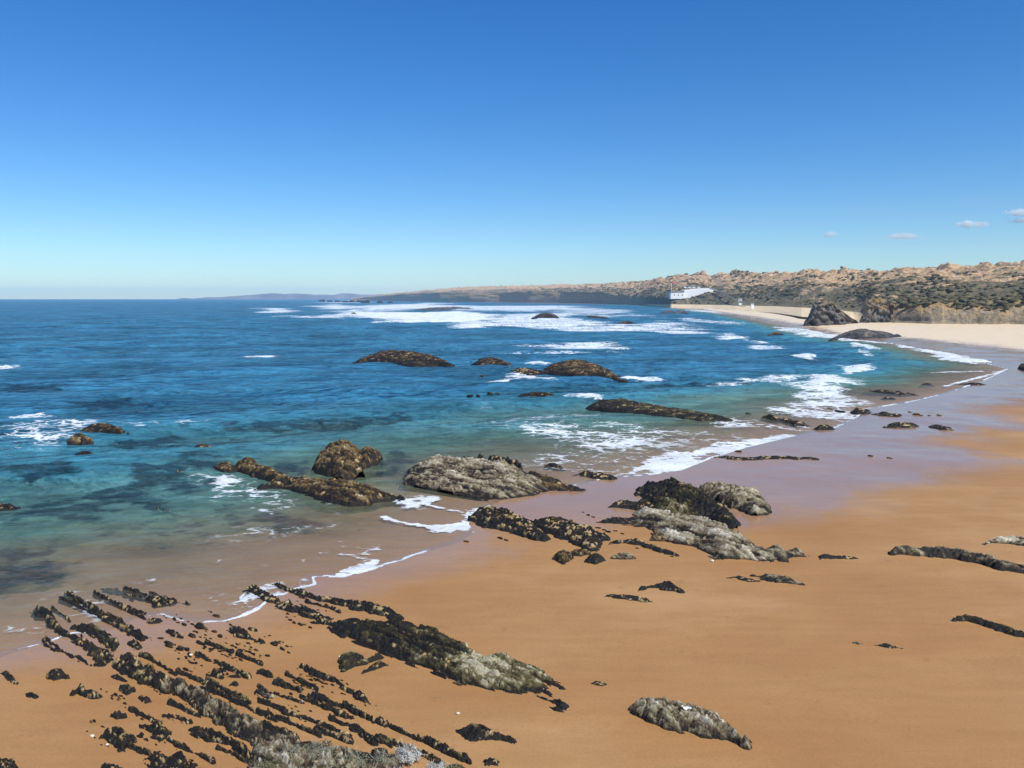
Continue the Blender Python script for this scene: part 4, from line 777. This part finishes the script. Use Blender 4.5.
for i, (x0, y0, x1, y1, w) in enumerate(SLABS):
    n = 7; up = []; lo = []
    for k in range(n):
        t_ = k / (n - 1); ww = w * (.35 + .65 * math.sin(math.pi * t_)) * random.uniform(.7, 1.2)
        x = x0 + (x1 - x0) * t_; y = y0 + (y1 - y0) * t_ + random.uniform(-.8, .8); up.append((x, y - ww * .6)); lo.append((x, y + ww * .6))
    make_rock('rock_ledge', 'thin dark slab edge lying parallel between the larger slate ridges at lower left', up + lo[::-1], .42, mat='mol'[i % 3] if i % 3 < 2 else 'm', pale=.30 + .06 * (i % 3), frag=.22, lay=.3, blk=.8, seed=400 + i, group='thin slab edges between the lower left ridges')
# seaweed line on the wet sand
make_rock('seaweed', 'thin dark line of stranded seaweed across the wet lavender sand', [(712,457),(725,455),(745,457),(765,455),(790,455.5),(815,457),(818,459),(792,459),(768,459),(745,461),(725,459)], .28, mat='m', pale=.12, frag=.45, strike=R(-2), cat='seaweed', jag=.6)

# sea stacks and cliffs with a real vertical face
def make_crag(name, label, sil, depth, mat, pale, seed, rough=1.0, cat='sea stack'):
    # sil: (px, base_py, top_py); depth: metres front to back
    s = np.array(sil, float); n = int((s[-1, 0] - s[0, 0]) * 1.6)
    px = np.linspace(s[0, 0], s[-1, 0], n); by = np.interp(px, s[:, 0], s[:, 1]); ty = np.interp(px, s[:, 0], s[:, 2])
    g = P(px, by, 1.0); D = g[:, 1]; H = np.maximum((by - ty) * D / F / (1 + .35 * depth / D * CAMH / np.maximum(D, 1)), .2)
    m = 70; tv = np.linspace(0, 1, m)
    V = np.zeros((m, n, 3)); tone = np.zeros((m, n))
    for k, t in enumerate(tv):
        prof = sstep(-.02, .42, t) ** .75 * (1 - sstep(.7, 1.0, t) * 1.0)
        fb = fbm(px / 3.2 + seed + t * 4, np.full(n, t * 16), seed, 5) - .5
        rib = fbm(px / 4.0 + t * 3, np.full(n, .3 + t * 14), seed + 2, 4) - .5; bl = worley(px / 3.0 + t * 5, np.full(n, t * 22.0), seed + 8)
        V[k, :, 0] = g[:, 0] * (1 + depth * t / D); V[k, :, 1] = D + depth * t + (rib * .55 + (bl[2] - .5) * .12) * depth * (t < .5) * rough
        V[k, :, 2] = H * prof * (1 + fb * .30 * rough + (bl[2] - .5) * .10) - .8 + 1.0 * prof
        tone[k] = pale + .42 * (prof - .55) + .45 * fb + .25 * (bl[2] - .5)
    if True:
        V[0, :, 2] = -1.5; V[-1, :, 2] = -1.5; V[:, 0, 2] = -1.5; V[:, -1, 2] = -1.5
    o = mesh_np(name, V.reshape(-1, 3), grid_faces(m, n), MATS[mat], {'tone': tone.ravel()}, smooth=False)
    return tag(o, label, cat)
def crag_mat():
    t = NT('crag_rock'); v = t.coord(); tone = t.attr('tone')
    n1 = t.noise(v, .22, 5, .7); n2 = t.noise(t.coord((.7, .7, 1.6)), .35, 6, .75)
    f = t.math('ADD', tone, t.math('MULTIPLY', t.math('SUBTRACT', n1, .5), .8))
    f = t.math('ADD', f, t.math('MULTIPLY', t.math('SUBTRACT', n2, .5), .5), clamp=True)
    c = t.ramp(f, [(0, (.07, .064, .058)), (.3, (.15, .138, .125)), (.5, (.23, .19, .14)), (.64, (.30, .19, .08)), (.8, (.42, .27, .11)), (1, (.14, .11, .05))])
    b = t.n('Bump', {'Strength': 1.0, 'Distance': 1.2, 'Height': n2}).outputs[0]
    return t.done(t.n('BsdfPrincipled', {'Base Color': c, 'Roughness': .9, 'Normal': b, 'Specular IOR Level': .1}).outputs[0])
MATS['c'] = crag_mat()
make_crag('sea_stack', 'dark pointed sea stack at the left end of the far cliffs', [(803,325,324),(806,325,320),(810,325,313),(813,325,304),(817,325,302),(824,324.5,302),(831,324,303.5),(836,324,308),(843,323.5,312),(850,323,317),(856,322.5,321)], 26, 'c', .24, 5)
make_crag('sea_stack', 'flat topped grey sea stack with an ochre crown before the cliff', [(860,322,321),(863,322,314),(867,322,304),(871,322,300.5),(878,322,300),(885,322,301),(888,322,306),(889.5,321.5,321)], 24, 'c', .38, 9)
make_crag('cliff_crag', 'low ochre and grey crag joining the flat topped stack to the cliff', [(888,321.5,319),(892,322,304),(900,320.5,299),(908,320.5,306),(914,319.5,299),(924,320.5,303),(930,319.8,312),(938,320.5,302),(948,320.5,306),(954,321.6,315),(962,321,303),(975,322.4,305),(983,322,316),(992,323,304),(1004,322.6,306),(1010,323,315),(1020,323.8,306),(1040,325,312),(1060,326,318)], 30, 'c', .42, 13, cat='cliff')

# ------------------------------------------------------------------ small rock fragments: copies of a few blocks
def frag_proto(seed, mat, pale):
    import bmesh
    bm = bmesh.new(); bmesh.ops.create_icosphere(bm, subdivisions=3, radius=.5)
    V = np.array([v.co[:] for v in bm.verts]); Fa = np.array([[v.index for v in f.verts] for f in bm.faces]); bm.free()
    V = np.sign(V) * np.abs(V) ** .75 * .6
    x, y, z = V.T
    d = (fbm(x * 2.5 + seed * 3, y * 4 + z * 3, seed, 3) - .5)
    V = V * (1 + .75 * d[:, None]); V[:, 0] *= 1.45; V[:, 1] *= .50; V[:, 2] *= .45
    V[:, 2] = np.floor(V[:, 2] / .10 + .5 * (fbm(x * 3, y * 6, seed + 2, 2))) * .10 * .6 + V[:, 2] * .4
    tone = pale + V[:, 2] * .6 + .3 * d
    return mesh_np('rock_fragment', V, Fa, MATS[mat], {'tone': tone}, smooth=False)
PROT = [frag_proto(i, 'm' if i % 3 else 'b', .2 + .05 * (i % 4)) for i in range(8)]
first = [True] * 8
def place_frag(px, py, wpx, label, group):
    k = random.randrange(8)
    x, y = P(px, py); zg = float(ground_z(np.array([x]), np.array([y]))[0]); D = math.hypot(x, y)
    w = wpx * math.hypot(D, CAMH) / F
    if first[k]: o = PROT[k]; first[k] = False
    else: o = PROT[k].copy(); COL.objects.link(o)
    o.location = (x, y, max(zg, -.05) + w * .08); s = w * random.uniform(.85, 1.1)
    o.scale = (s, s * random.uniform(.7, 1.3), s * random.uniform(.7, 1.2)); o.rotation_euler = (random.uniform(-.2, .2), random.uniform(-.2, .2), STRIKE + random.uniform(-.25, .25))
    tag(o, label, 'rock', group)
CL = {
 'a': ('small dark rock fragment on sand between the golden flecked ridge and the bumpy row', 'fragments between the flecked ridge and the bumpy row',
   [(166,618,3),(181,619,4),(184,625,6),(188,622,2.5),(199,628,9),(194,632,4),(197,633,4),(206,632,2.5),(164,616,2.5),(216,615.5,6),(218,617,3),(220,637,7),(226,639,2),(169,645,8),(175,646,3),(180,651,7),(187,651,7),(199,644,8),(205,648,6),(211,651,5),(188,656,3),(202,657,6),(186,659,4),(192,665,6),(196,665,4),(189,663,3),(186,672,6),(184,675,5),(214,650,3),(218,651,2)]),
 'b': ('small dark rock fragment on sand below the bumpy row of rocks', 'fragments below the bumpy row',
   [(232,647,5),(236,649,4),(241,652,5),(246,653,4),(251,649,4),(256,652,5),(225,657,4),(230,657,4),(222,656,3),(254,657,3),(242,657,3),(241,662,5),(239,660,2),(274,646,9),(279,645,5),(283,644,2.5),(276,643,2.5),(240,645,2)]),
 'c': ('small dark rock fragment under the shards of the long reef', 'fragments under the long reef shards',
   [(290,621,5),(294,624,5),(300,626,6),(304,626,4),(310,629,5),(322,625,6),(329,596,0.1),(287,618,3),(333,611,4),(326,612,3),(318,611,3),(337,633,3)]),
 'd': ('small rock fragment among the chained stripes left of the slanted slab', 'fragments among the chained stripes',
   [(311,683,5),(307,679,3),(315,682,4),(321,685,5),(326,687,4),(303,689,5),(308,691,4),(296,686,3),(345,693,4),(350,696,4),(356,703,4),(342,697,3),(347,687,3),(331,709,4),(326,712,3),(336,713,5),(341,715,4),(291,697,4),(296,710,3),(292,712,3),(294,719,2.5),(366,704,2.5),(360,699,3),(259,706,2),(270,704,3)]),
 'e': ('small rock fragment on sand between the two black outcrops at bottom left', 'fragments near the bottom left outcrops',
   [(95,742,3),(108,751,2.5),(141,757,3),(146,760,2.5),(139,717,5),(134,714,4),(144,719,4),(142,723,4),(140,741,6),(146,744,4),(118,703,2.5),(116,698,5),(121,699,4),(112,699,4),(165,747,3),(235,744,2),(170,738,5),(156,739,4),(161,689,4),(165,693,4),(158,692,3),(103,731,4),(172,702,2.5),(160,697,3)]),
 'f': ('small dark rock fragment on wet sand near the black arm and ragged ledge', 'fragments near the ragged ledge',
   [(466,542,6),(500,539,7),(506,541,5),(608,534,6),(615,533,4),(622,536,4),(598,530,5),(604,532,4),(637,551,3),(672,560,3),(588,517,4),(583,514,3),(593,519,4)]),
 'g': ('small dark rock on the wet lavender sand beyond the seaweed line', 'small rocks on wet lavender sand',
   [(738,452,6),(870,459,4),(889,461,4),(916,416,5),(921,417,2.5),(929,417,2.5),(939,417,4),(910,413,3),(840,412,7),(830,409,5),(748,414,5)]),
 'h': ('small dark rock in the shallow surf beside the flat dark reef', 'small rocks beside the flat reef',
   [(470,396,6),(478,396,5),(490,394,7),(497,394,5),(575,400,6),(582,402,5),(508,394,3),(471,362,3),(466,366,2.5),(482,376,4)]),
 'i': ('tiny dark rock off the tip of the far headland', 'rocks off the far headland',
   [(322,301.5,7),(330,302,6),(338,302.2,6),(345,302.5,7),(352,302.4,8),(360,302.2,8),(365,303,9),(380,303,7),(390,303,6)]),
}
for k_, (lab, grp, items) in CL.items():
    if k_ in 'abde':
        more = [(px + dx * 7.5 + random.uniform(-3, 3), py + dx * 4.2 + random.uniform(-3, 3), w * random.uniform(.5, 1.1)) for px, py, w in items for dx in (random.choice((-1, 1)), random.choice((0, -1.6, 1.6)))]
        items = items + [m_ for m_ in more if m_[2] > 1.6]
    for (px, py, w) in items:
        if w > 1: place_frag(px, py, w * 1.15, lab, grp)
# pale pebbles
M_PEB = simple_mat('pale_pebble', (.62, .56, .45), .7, .1, 8)
def pebble(px, py, w, label):
    import bmesh
    bm = bmesh.new(); bmesh.ops.create_icosphere(bm, subdivisions=2, radius=.5)
    x, y = P(px, py); s = w * math.hypot(float(y), CAMH) / F
    for i, v in enumerate(bm.verts):
        k = 1 + .25 * (random.random() - .5); v.co = Vector((v.co.x * s * k * 1.2, v.co.y * s * k, v.co.z * s * .7 * k))
    me = bpy.data.meshes.new('pebble'); bm.to_mesh(me); bm.free(); me.materials.append(M_PEB)
    o = bpy.data.objects.new('pebble', me); COL.objects.link(o); o.location = (x, y, float(ground_z(np.array([float(x)]), np.array([float(y)]))[0]) + .05)
    tag(o, label, 'stone')
pebble(458, 719.5, 3, 'single white pebble left of the ragged rock with white crest')
pebble(92.5, 741, 3.6, 'pale stone on sand left of the stepped black outcrop')
pebble(107.5, 750, 2.6, 'smaller pale stone below the stepped black outcrop')
pebble(712, 565, 3, 'flat white pebble on sand below the pale tongues')
pebble(191, 657, 3, 'white pebble between small rocks right of the chunky ridge')
pebble(340, 660, 2.4, 'white pebble at the left end of the leaning green slab')

# ------------------------------------------------------------------ the gull on its rock
def gull():
    x, y = P(686, 709, .95)
    dg = bpy.context.evaluated_depsgraph_get(); 
    hit, loc, *_ = scn.ray_cast(dg, (float(x), float(y), 6), (0, 0, -1))
    z = loc.z if hit else .9
    root = empty('gull', (float(x), float(y), z), R(200))
    wh = simple_mat('white_feathers', (.86, .86, .85), .6, .03, 20); gy_ = simple_mat('grey_feathers', (.52, .54, .57), .6, .05, 20)
    yl = simple_mat('yellow_bill', (.6, .38, .05), .5, .05, 20)
    path = [(-.27, 0, .16, .012, .035), (-.20, 0, .17, .03, .05), (-.10, 0, .19, .07, .075), (0, 0, .20, .085, .095), (.09, 0, .215, .075, .09), (.15, 0, .26, .05, .06), (.175, 0, .315, .042, .045), (.20, 0, .36, .05, .05), (.23, 0, .365, .035, .035), (.25, 0, .36, .012, .012)]
    V = []; Fc = []; n = 12
    for (a, b, c, rz, ry) in path:
        for k in range(n): th = 2 * math.pi * k / n; V.append((a, b + ry * math.cos(th), c + rz * math.sin(th)))
    for i in range(len(path) - 1):
        for k in range(n): Fc.append((i * n + k, i * n + (k + 1) % n, (i + 1) * n + (k + 1) % n, (i + 1) * n + k))
    Fc += [tuple(range(n))[::-1], tuple(range((len(path) - 1) * n, len(path) * n))]
    mesh_py('body', V, Fc, wh, root, True)
    for s in (-1, 1):
        W = [(-.33, .02 * s, .19), (-.10, .095 * s, .165), (.06, .10 * s, .17), (.13, .07 * s, .23), (.05, .07 * s, .275), (-.12, .05 * s, .262)]
        W2 = [(a, b - .03 * s, c) for a, b, c in W]
        n6 = 6; f = [tuple(range(6)), tuple(range(6, 12))[::-1]] + [(k, (k + 1) % 6, (k + 1) % 6 + 6, k + 6) for k in range(6)]
        mesh_py('wing', W + W2, f, gy_, root)
        L = [(.01 * a + .02, .035 * s + .01 * b, c) for c in (-.02, .14) for a, b in ((-1, -1), (1, -1), (1, 1), (-1, 1))]
        mesh_py('leg', L, [(0, 1, 2, 3), (4, 5, 6, 7), (0, 1, 5, 4), (1, 2, 6, 5), (2, 3, 7, 6), (3, 0, 4, 7)], yl, root)
    B = [(.24, -.012, .35), (.24, .012, .35), (.24, 0, .372), (.305, 0, .345)]
    mesh_py('bill', B, [(0, 1, 2), (0, 1, 3), (1, 2, 3), (2, 0, 3)], yl, root)
    tag(root, 'white gull with grey wings resting on the large grey boulder', 'gull')
gull()

# ------------------------------------------------------------------ grey seaside bushes on the ridge at the bottom edge
def leaf_cluster(rng, rad, nleaf, size, squash=.7):
    V = []; Fc = []
    for i in range(nleaf):
        d = rng.normal(size=3); d /= np.linalg.norm(d); d[2] = abs(d[2]) * .9 + .02
        lump = 1 + .22 * math.sin(d[0] * 7 + d[1] * 5 + rad * 9)
        r = rad * rng.uniform(.55, 1.0) ** .5 * lump
        c = d * r * np.array([1, 1, squash])
        a = rng.normal(size=3); a /= np.linalg.norm(a); b = np.cross(a, d); b /= (np.linalg.norm(b) + 1e-6); a = np.cross(d, b) * .5 + a * .5
        s = size * rng.uniform(.6, 1.4); q = len(V)
        V += [c - a * s * .4, c + b * s * .35, c + a * s + d * s * .5, c - b * s * .35]; Fc.append((q, q + 1, q + 2, q + 3))
    return V, Fc
def twigs(rng, rad, n, r0):
    V = []; Fc = []
    def tube(pts, r):
        q0 = len(V)
        for i, p in enumerate(pts):
            rr = r * (1 - .7 * i / (len(pts) - 1))
            for k in range(4): th = math.pi / 2 * k; V.append((p[0] + rr * math.cos(th), p[1] + rr * math.sin(th), p[2] + rr * .3 * math.cos(th * 2)))
        for i in range(len(pts) - 1):
            for k in range(4): Fc.append((q0 + i * 4 + k, q0 + i * 4 + (k + 1) % 4, q0 + (i + 1) * 4 + (k + 1) % 4, q0 + (i + 1) * 4 + k))
    for i in range(n):
        d = rng.normal(size=3); d[2] = abs(d[2]) + .5; d /= np.linalg.norm(d); L = rad * rng.uniform(.8, 1.6)
        p = np.array([rng.uniform(-.2, .2) * rad, rng.uniform(-.2, .2) * rad, 0]); pts = [p.copy()]
        for k in range(5): d = d + rng.normal(size=3) * .22; d /= np.linalg.norm(d); p = p + d * L / 5; pts.append(p.copy())
        tube(pts, r0)
        for j in (2, 3):
            d2 = d + rng.normal(size=3) * .8; d2 /= np.linalg.norm(d2); tube([pts[j], pts[j] + d2 * L * .2, pts[j] + d2 * L * .38 + np.array([0, 0, .03])], r0 * .6)
    return V, Fc
def leaf_mat(name, c1, c2):
    t = NT(name); v = t.coord(); n = t.noise(v, 5, 4, .7)
    c = t.ramp(n, [(.3, c1), (.7, c2)])
    p = t.n('BsdfPrincipled', {'Base Color': c, 'Roughness': .85, 'Specular IOR Level': .15})
    tl = t.n('BsdfTranslucent', {'Color': c}); return t.done(t.n('MixShader', {0: .2, 1: p.outputs[0], 2: tl.outputs[0]}).outputs[0])
LM = [leaf_mat('grey_green_leaves', (.13, .13, .085), (.30, .29, .20)), leaf_mat('silver_leaves', (.34, .33, .30), (.62, .60, .55)), leaf_mat('olive_leaves', (.09, .09, .04), (.22, .20, .11))]
TWM = simple_mat('dry_twig', (.42, .37, .29), .8, .2, 12)
BUSH = [ # px, base py, width px, leaf material, label
 (268,770,42,2,'grey green bush furthest left on the bottom ridge'),
 (292,752,34,0,'small grey green bush on the bottom ridge above the leftmost one'),
 (300,780,44,0,'low dull green bush at the bottom edge left of centre ridge'),
 (318,752,40,0,'grey green bush at the back of the bottom ridge'),
 (330,776,46,2,'round olive bush at the bottom edge of the ridge'),
 (352,760,36,0,'middle grey bush on the bottom ridge'),
 (368,780,44,2,'dark olive bush right of the round one at the bottom edge'),
 (384,760,30,0,'grey bush with bare stems beside the dark chain'),
 (398,778,36,1,'silver bush with tall bare twigs at the bottom edge'),
 (408,752,30,1,'pale silver bush at the right end of the ridge'),
 (436,770,32,1,'silver dry bush below the lowest rock bar'),
 (455,768,20,2,'brown rounded bush furthest right at the bottom edge'),
 (420,782,34,0,'dull bush at the bottom edge between two silver bushes')]
for i, (px, py, w, li, lab) in enumerate(BUSH):
    rng = np.random.default_rng(100 + i)
    x, y = P(px, py, .7); D = math.hypot(float(y), CAMH); rad = w / 2 * D / F * .78
    root = empty('bush', (float(x), float(y), .5 if py < 790 else .2), rng.uniform(0, 6))
    V, Fc = leaf_cluster(rng, rad, 1500, .075)
    mesh_py('foliage', V, Fc, LM[li], root)
    V, Fc = twigs(rng, rad, 9 if li != 1 else 22, .014)
    mesh_py('stem', V, Fc, TWM, root)
    tag(root, lab, 'bush')

# ------------------------------------------------------------------ buildings, path and vehicles across the bay
WHT = simple_mat('white_render', (.82, .82, .80), .7, .04, .3); ROOFG = simple_mat('grey_roof', (.25, .25, .25), .8, .1, .3)
GLS = simple_mat('window_glass', (.03, .04, .05), .2, .1, 1); BRW = simple_mat('brown_render', (.35, .22, .12), .8, .1, .3)
TERR = simple_mat('terracotta_tiles', (.35, .14, .07), .8, .15, .8); BLU = simple_mat('blue_paint', (.08, .16, .32), .4, .05, 1); RUB = simple_mat('rubber', (.02, .02, .02), .8, .1, 3)
def box_vf(x0, x1, y0, y1, z0, z1):
    V = [(x, y, z) for z in (z0, z1) for x, y in ((x0, y0), (x1, y0), (x1, y1), (x0, y1))]
    return V, [(3, 2, 1, 0), (4, 5, 6, 7), (0, 1, 5, 4), (1, 2, 6, 5), (2, 3, 7, 6), (3, 0, 4, 7)]
def bx(name, b, mat, parent): V, Fc = box_vf(*b); return mesh_py(name, V, Fc, mat, parent)
def prism(name, outline, y0, y1, mat, parent):
    n = len(outline); V = [(x, y0, z) for x, z in outline] + [(x, y1, z) for x, z in outline]
    return mesh_py(name, V, [tuple(range(n)), tuple(range(n, 2 * n))[::-1]] + [(k, (k + 1) % n, (k + 1) % n + n, k + n)[::-1] for k in range(n)], mat, parent)
def wx_(px, D): return (px - CX) / F * D
def restaurant():
    D = 1700.0; root = empty('beach_building', (wx_(695, D), D, zof(D, 297.5)))
    k = D / F; X = lambda p: (p - 695) * k; Z = lambda y: (297.5 - y) * k
    prism('wall', [(X(683), -3), (X(720.5), -3), (X(720.5), Z(294.5)), (X(716), Z(291.8)), (X(709), Z(288.6)), (X(700), Z(288.8)), (X(690), Z(290)), (X(683), Z(291))], 0, 30, WHT, root)
    prism('wing_wall', [(X(669.5), -3), (X(683) - .1, -3), (X(683) - .1, Z(292)), (X(669.5), Z(292.4))], -4, 20, WHT, root)
    prism('wing_roof', [(X(669), Z(292.4)), (X(683), Z(292)), (X(683), Z(291.2)), (X(669), Z(291.6))], -5, 21, ROOFG, root)
    prism('roof', [(X(683), Z(291) + .05), (X(690), Z(290) + .05), (X(700), Z(288.8) + .05), (X(709), Z(288.6) + .05), (X(709), Z(288.2)), (X(700), Z(288.4)), (X(690), Z(289.5)), (X(683), Z(290.5))], 1, 31, WHT, root)
    for i, p in enumerate((673, 677, 681)): 
        w = bx('window', (X(p) - 1.2, X(p) + 1.2, -4.2, -4.003, Z(295.4), Z(294.6)), GLS, root)
    bx('door', (X(718) - 1, X(718) + 1, -.2, -.003, Z(296.4), Z(295.2)), GLS, root)
    tag(root, 'long white building with sloping right end above the far beach', 'building')
restaurant()
def house(px, py, D, wpx, hpx, dep, wall, roof, label, flat=False):
    k = D / F; w = wpx * k; h = hpx * k; root = empty('house', (wx_(px, D), D, zof(D, py)))
    bx('wall', (-w / 2, w / 2, 0, dep, -6, h), wall, root)
    if flat: bx('roof', (-w / 2 - .5, w / 2 + .5, -.5, dep + .5, h + .003, h + .6), roof, root)
    else:
        V = [(-w / 2 - .5, -.6, h + .003), (w / 2 + .5, -.6, h + .003), (w / 2 + .5, dep + .6, h + .003), (-w / 2 - .5, dep + .6, h + .003), (-w / 2 - .5, dep / 2, h + h * .35), (w / 2 + .5, dep / 2, h + h * .35)]
        mesh_py('roof', V, [(0, 1, 5, 4), (2, 3, 4, 5), (0, 4, 3), (1, 2, 5), (3, 2, 1, 0)], roof, root)
    for s in (-.28, .28):
        bx('window', (w * s - w * .07, w * s + w * .07, -.12, -.003, h * .4, h * .75), GLS, root)
    bx('door', (-w * .06, w * .06, -.12, -.003, 0, h * .7), GLS, root)
    tag(root, label, 'house')
house(736.5, 286, 1850, 6, 3.2, 12, WHT, TERR, 'cream house on the hill right of the long white building')
house(753, 285.6, 1850, 16, 1.7, 10, simple_mat('pale_green_render', (.45, .50, .38), .8, .08, .3), ROOFG, 'long low pale green building beside the cream house', True)
house(673.2, 289, 1900, 3.2, 5.5, 7, BRW, TERR, 'narrow brown tower house above the white building')
house(739.3, 301.6, 1400, 3, 3, 4, WHT, ROOFG, 'white hut beside the foot of the pale path', True)
house(630.3, 303.8, 2400, 2, 2.0, 5, WHT, ROOFG, 'tiny white hut at the left end of the far beach', True)
house(751.5, 304.7, 1230, 2.6, 1.3, 3, WHT, ROOFG, 'low white kiosk on the far sand at the path foot', True)
def vehicle(px, py, D, lpx, hpx, mat, label, kind='van'):
    k = D / F; L = lpx * k; h = hpx * k; w = 3.0; root = empty(kind, (wx_(px, D), D, zof(D, py)))
    prism('body', [(-L / 2, h * .2), (L / 2, h * .2), (L / 2, h * .55), (L * .36, h), (-L / 2, h)], 0, w, mat, root)
    prism('window', [(L * .05, h * .62), (L * .38, h * .62), (L * .30, h * .9), (L * .05, h * .9)], -.04, -.003, GLS, root)
    for s in (-.3, .32):
        for yy in (-.05, w - .25):
            n = 12; r = h * .2; c = [(L * s + r * math.cos(2 * math.pi * i / n), r + r * math.sin(2 * math.pi * i / n)) for i in range(n)]
            prism('wheel', c, yy - .02, yy + .3, RUB, root)
    tag(root, label, kind, 'vehicles parked on the far hill')
for i, (px, w, lab) in enumerate([(684.5, 3.4, 'leftmost white van parked above the long white building'), (688.7, 3.0, 'second white van from the left above the long white building'), (693, 3.4, 'third white van from the left above the long white building'), (697.8, 2.6, 'rightmost pale van parked above the long white building')]):
    vehicle(px, 288.6, 1790, w, 1.7, WHT, lab)
vehicle(951.6, 280.4, 900, 6.0, 3.8, WHT, 'white camper van parked on the right hand hill'); vehicle(946.2, 280.4, 905, 4.4, 3.2, BLU, 'blue camper van left of the white one on the hill')
# flag pole
root = empty('pole', (wx_(670.3, 1750), 1750, zof(1750, 291))); bx('shaft', (-.35, .35, -.35, .35, -3, 14), WHT, root); bx('cap', (-.6, .6, -.6, .6, 14.003, 14.8), WHT, root)
tag(root, 'tall pale mast at the left end of the long white building', 'mast')
# pale path going down to the beach, and the tracks on the hill
PATHM = simple_mat('pale_track', (.55, .45, .30), .9, .15, .2)
def track(name, pts, wid, label):
    V = []; Fc = []
    for i, (px, py, D) in enumerate(pts):
        x = wx_(px, D); z = max(zof(D, py), hill_z(px, D) + .6)
        V += [(x, D, z + .1), (x + wid * .25, D + wid, z + wid * .5 + .3), (x, D, z - .8), (x + wid * .25, D + wid, z - .8)]
    for i in range(len(pts) - 1):
        a, b = i * 4, (i + 1) * 4; Fc += [(a, b, b + 1, a + 1), (a, a + 2, b + 2, b), (a + 1, b + 1, b + 3, a + 3)]
    o = mesh_py(name, V, Fc, PATHM); tag(o, label, 'path', kind='structure')
track('path', [(708, 288.6, 1690), (716, 291, 1640), (722, 294, 1590), (732, 299, 1470), (738, 302, 1400), (746, 304.7, 1330)], 5, 'pale stepped path from the white building down to the beach')

# ------------------------------------------------------------------ clouds
def cloud(px, py, wpx, hpx, dens, label, seed):
    D = 15500.0; k = D / F; x = wx_(px, D); z = zof(D, py)
    import bmesh
    bm = bmesh.new(); bmesh.ops.create_icosphere(bm, subdivisions=4, radius=1)
    for v in bm.verts: v.co = Vector((v.co.x * wpx * k * .5, v.co.y * wpx * k * .35, v.co.z * hpx * k * .5))
    me = bpy.data.meshes.new('cloud'); bm.to_mesh(me); bm.free()
    t = NT('cloud_vapour'); tc = t.n('TexCoord').outputs['Object']
    mp = t.n('Mapping', {0: tc}); mp.inputs[3].default_value = (2 / (wpx * k), 2 / (wpx * k * .7), 2 / (hpx * k))
    ln = t.n('VectorMath', {0: mp.outputs[0]}, operation='LENGTH').outputs['Value']
    n = t.n('TexNoise', {'Vector': tc, 'Scale': .007, 'Detail': 6, 'Roughness': .68}); off = t.n('VectorMath', {0: tc, 1: (seed * 900.0, 0, 0)}, operation='ADD'); t.set(n, 'Vector', off.outputs[0])
    f = t.math('SUBTRACT', t.math('ADD', 1.0, t.math('MULTIPLY', t.math('SUBTRACT', n.outputs[0], .5), 3.4)), t.math('MULTIPLY', ln, 1.35), clamp=True)
    d = t.math('MULTIPLY', f, dens)
    pv = t.n('VolumePrincipled', {'Color': (.92, .985, 1, 1), 'Density': d, 'Anisotropy': .0})
    t.t.links.new(pv.outputs[0], t.out.inputs['Volume']); me.materials.append(t.m)
    o = bpy.data.objects.new('cloud', me); COL.objects.link(o); o.location = (x, D, z); tag(o, label, 'cloud')
cloud(826.5, 235, 19, 9, .02, 'small round white cloud, leftmost in the low sky', 1)
cloud(898, 237.5, 48, 8, .012, 'thin flat wisp of cloud right of the round one', 2)
cloud(964, 226, 40, 10, .015, 'wide flat cloud right of the thin wisp', 3)
cloud(1016, 214, 44, 9, .022, 'brightest cloud at the right edge of the sky', 4)
cloud(1020, 222, 50, 7, .010, 'fainter cloud streak under the brightest one at the right edge', 5)

# ------------------------------------------------------------------ the air
me = bpy.data.meshes.new('haze'); V, Fc = box_vf(-13600, 13600, -300, 14100, -12, 175)
me.from_pydata(V, [], Fc); me.update()
t = NT('haze_air'); pv = t.n('VolumePrincipled', {'Color': (.50, .74, .98, 1), 'Density': 6e-5, 'Anisotropy': .0})
t.t.links.new(pv.outputs[0], t.out.inputs['Volume']); me.materials.append(t.m)
hz = bpy.data.objects.new('haze', me); COL.objects.link(hz); tag(hz, 'pale blue sea air over the bay', 'haze', kind='stuff')
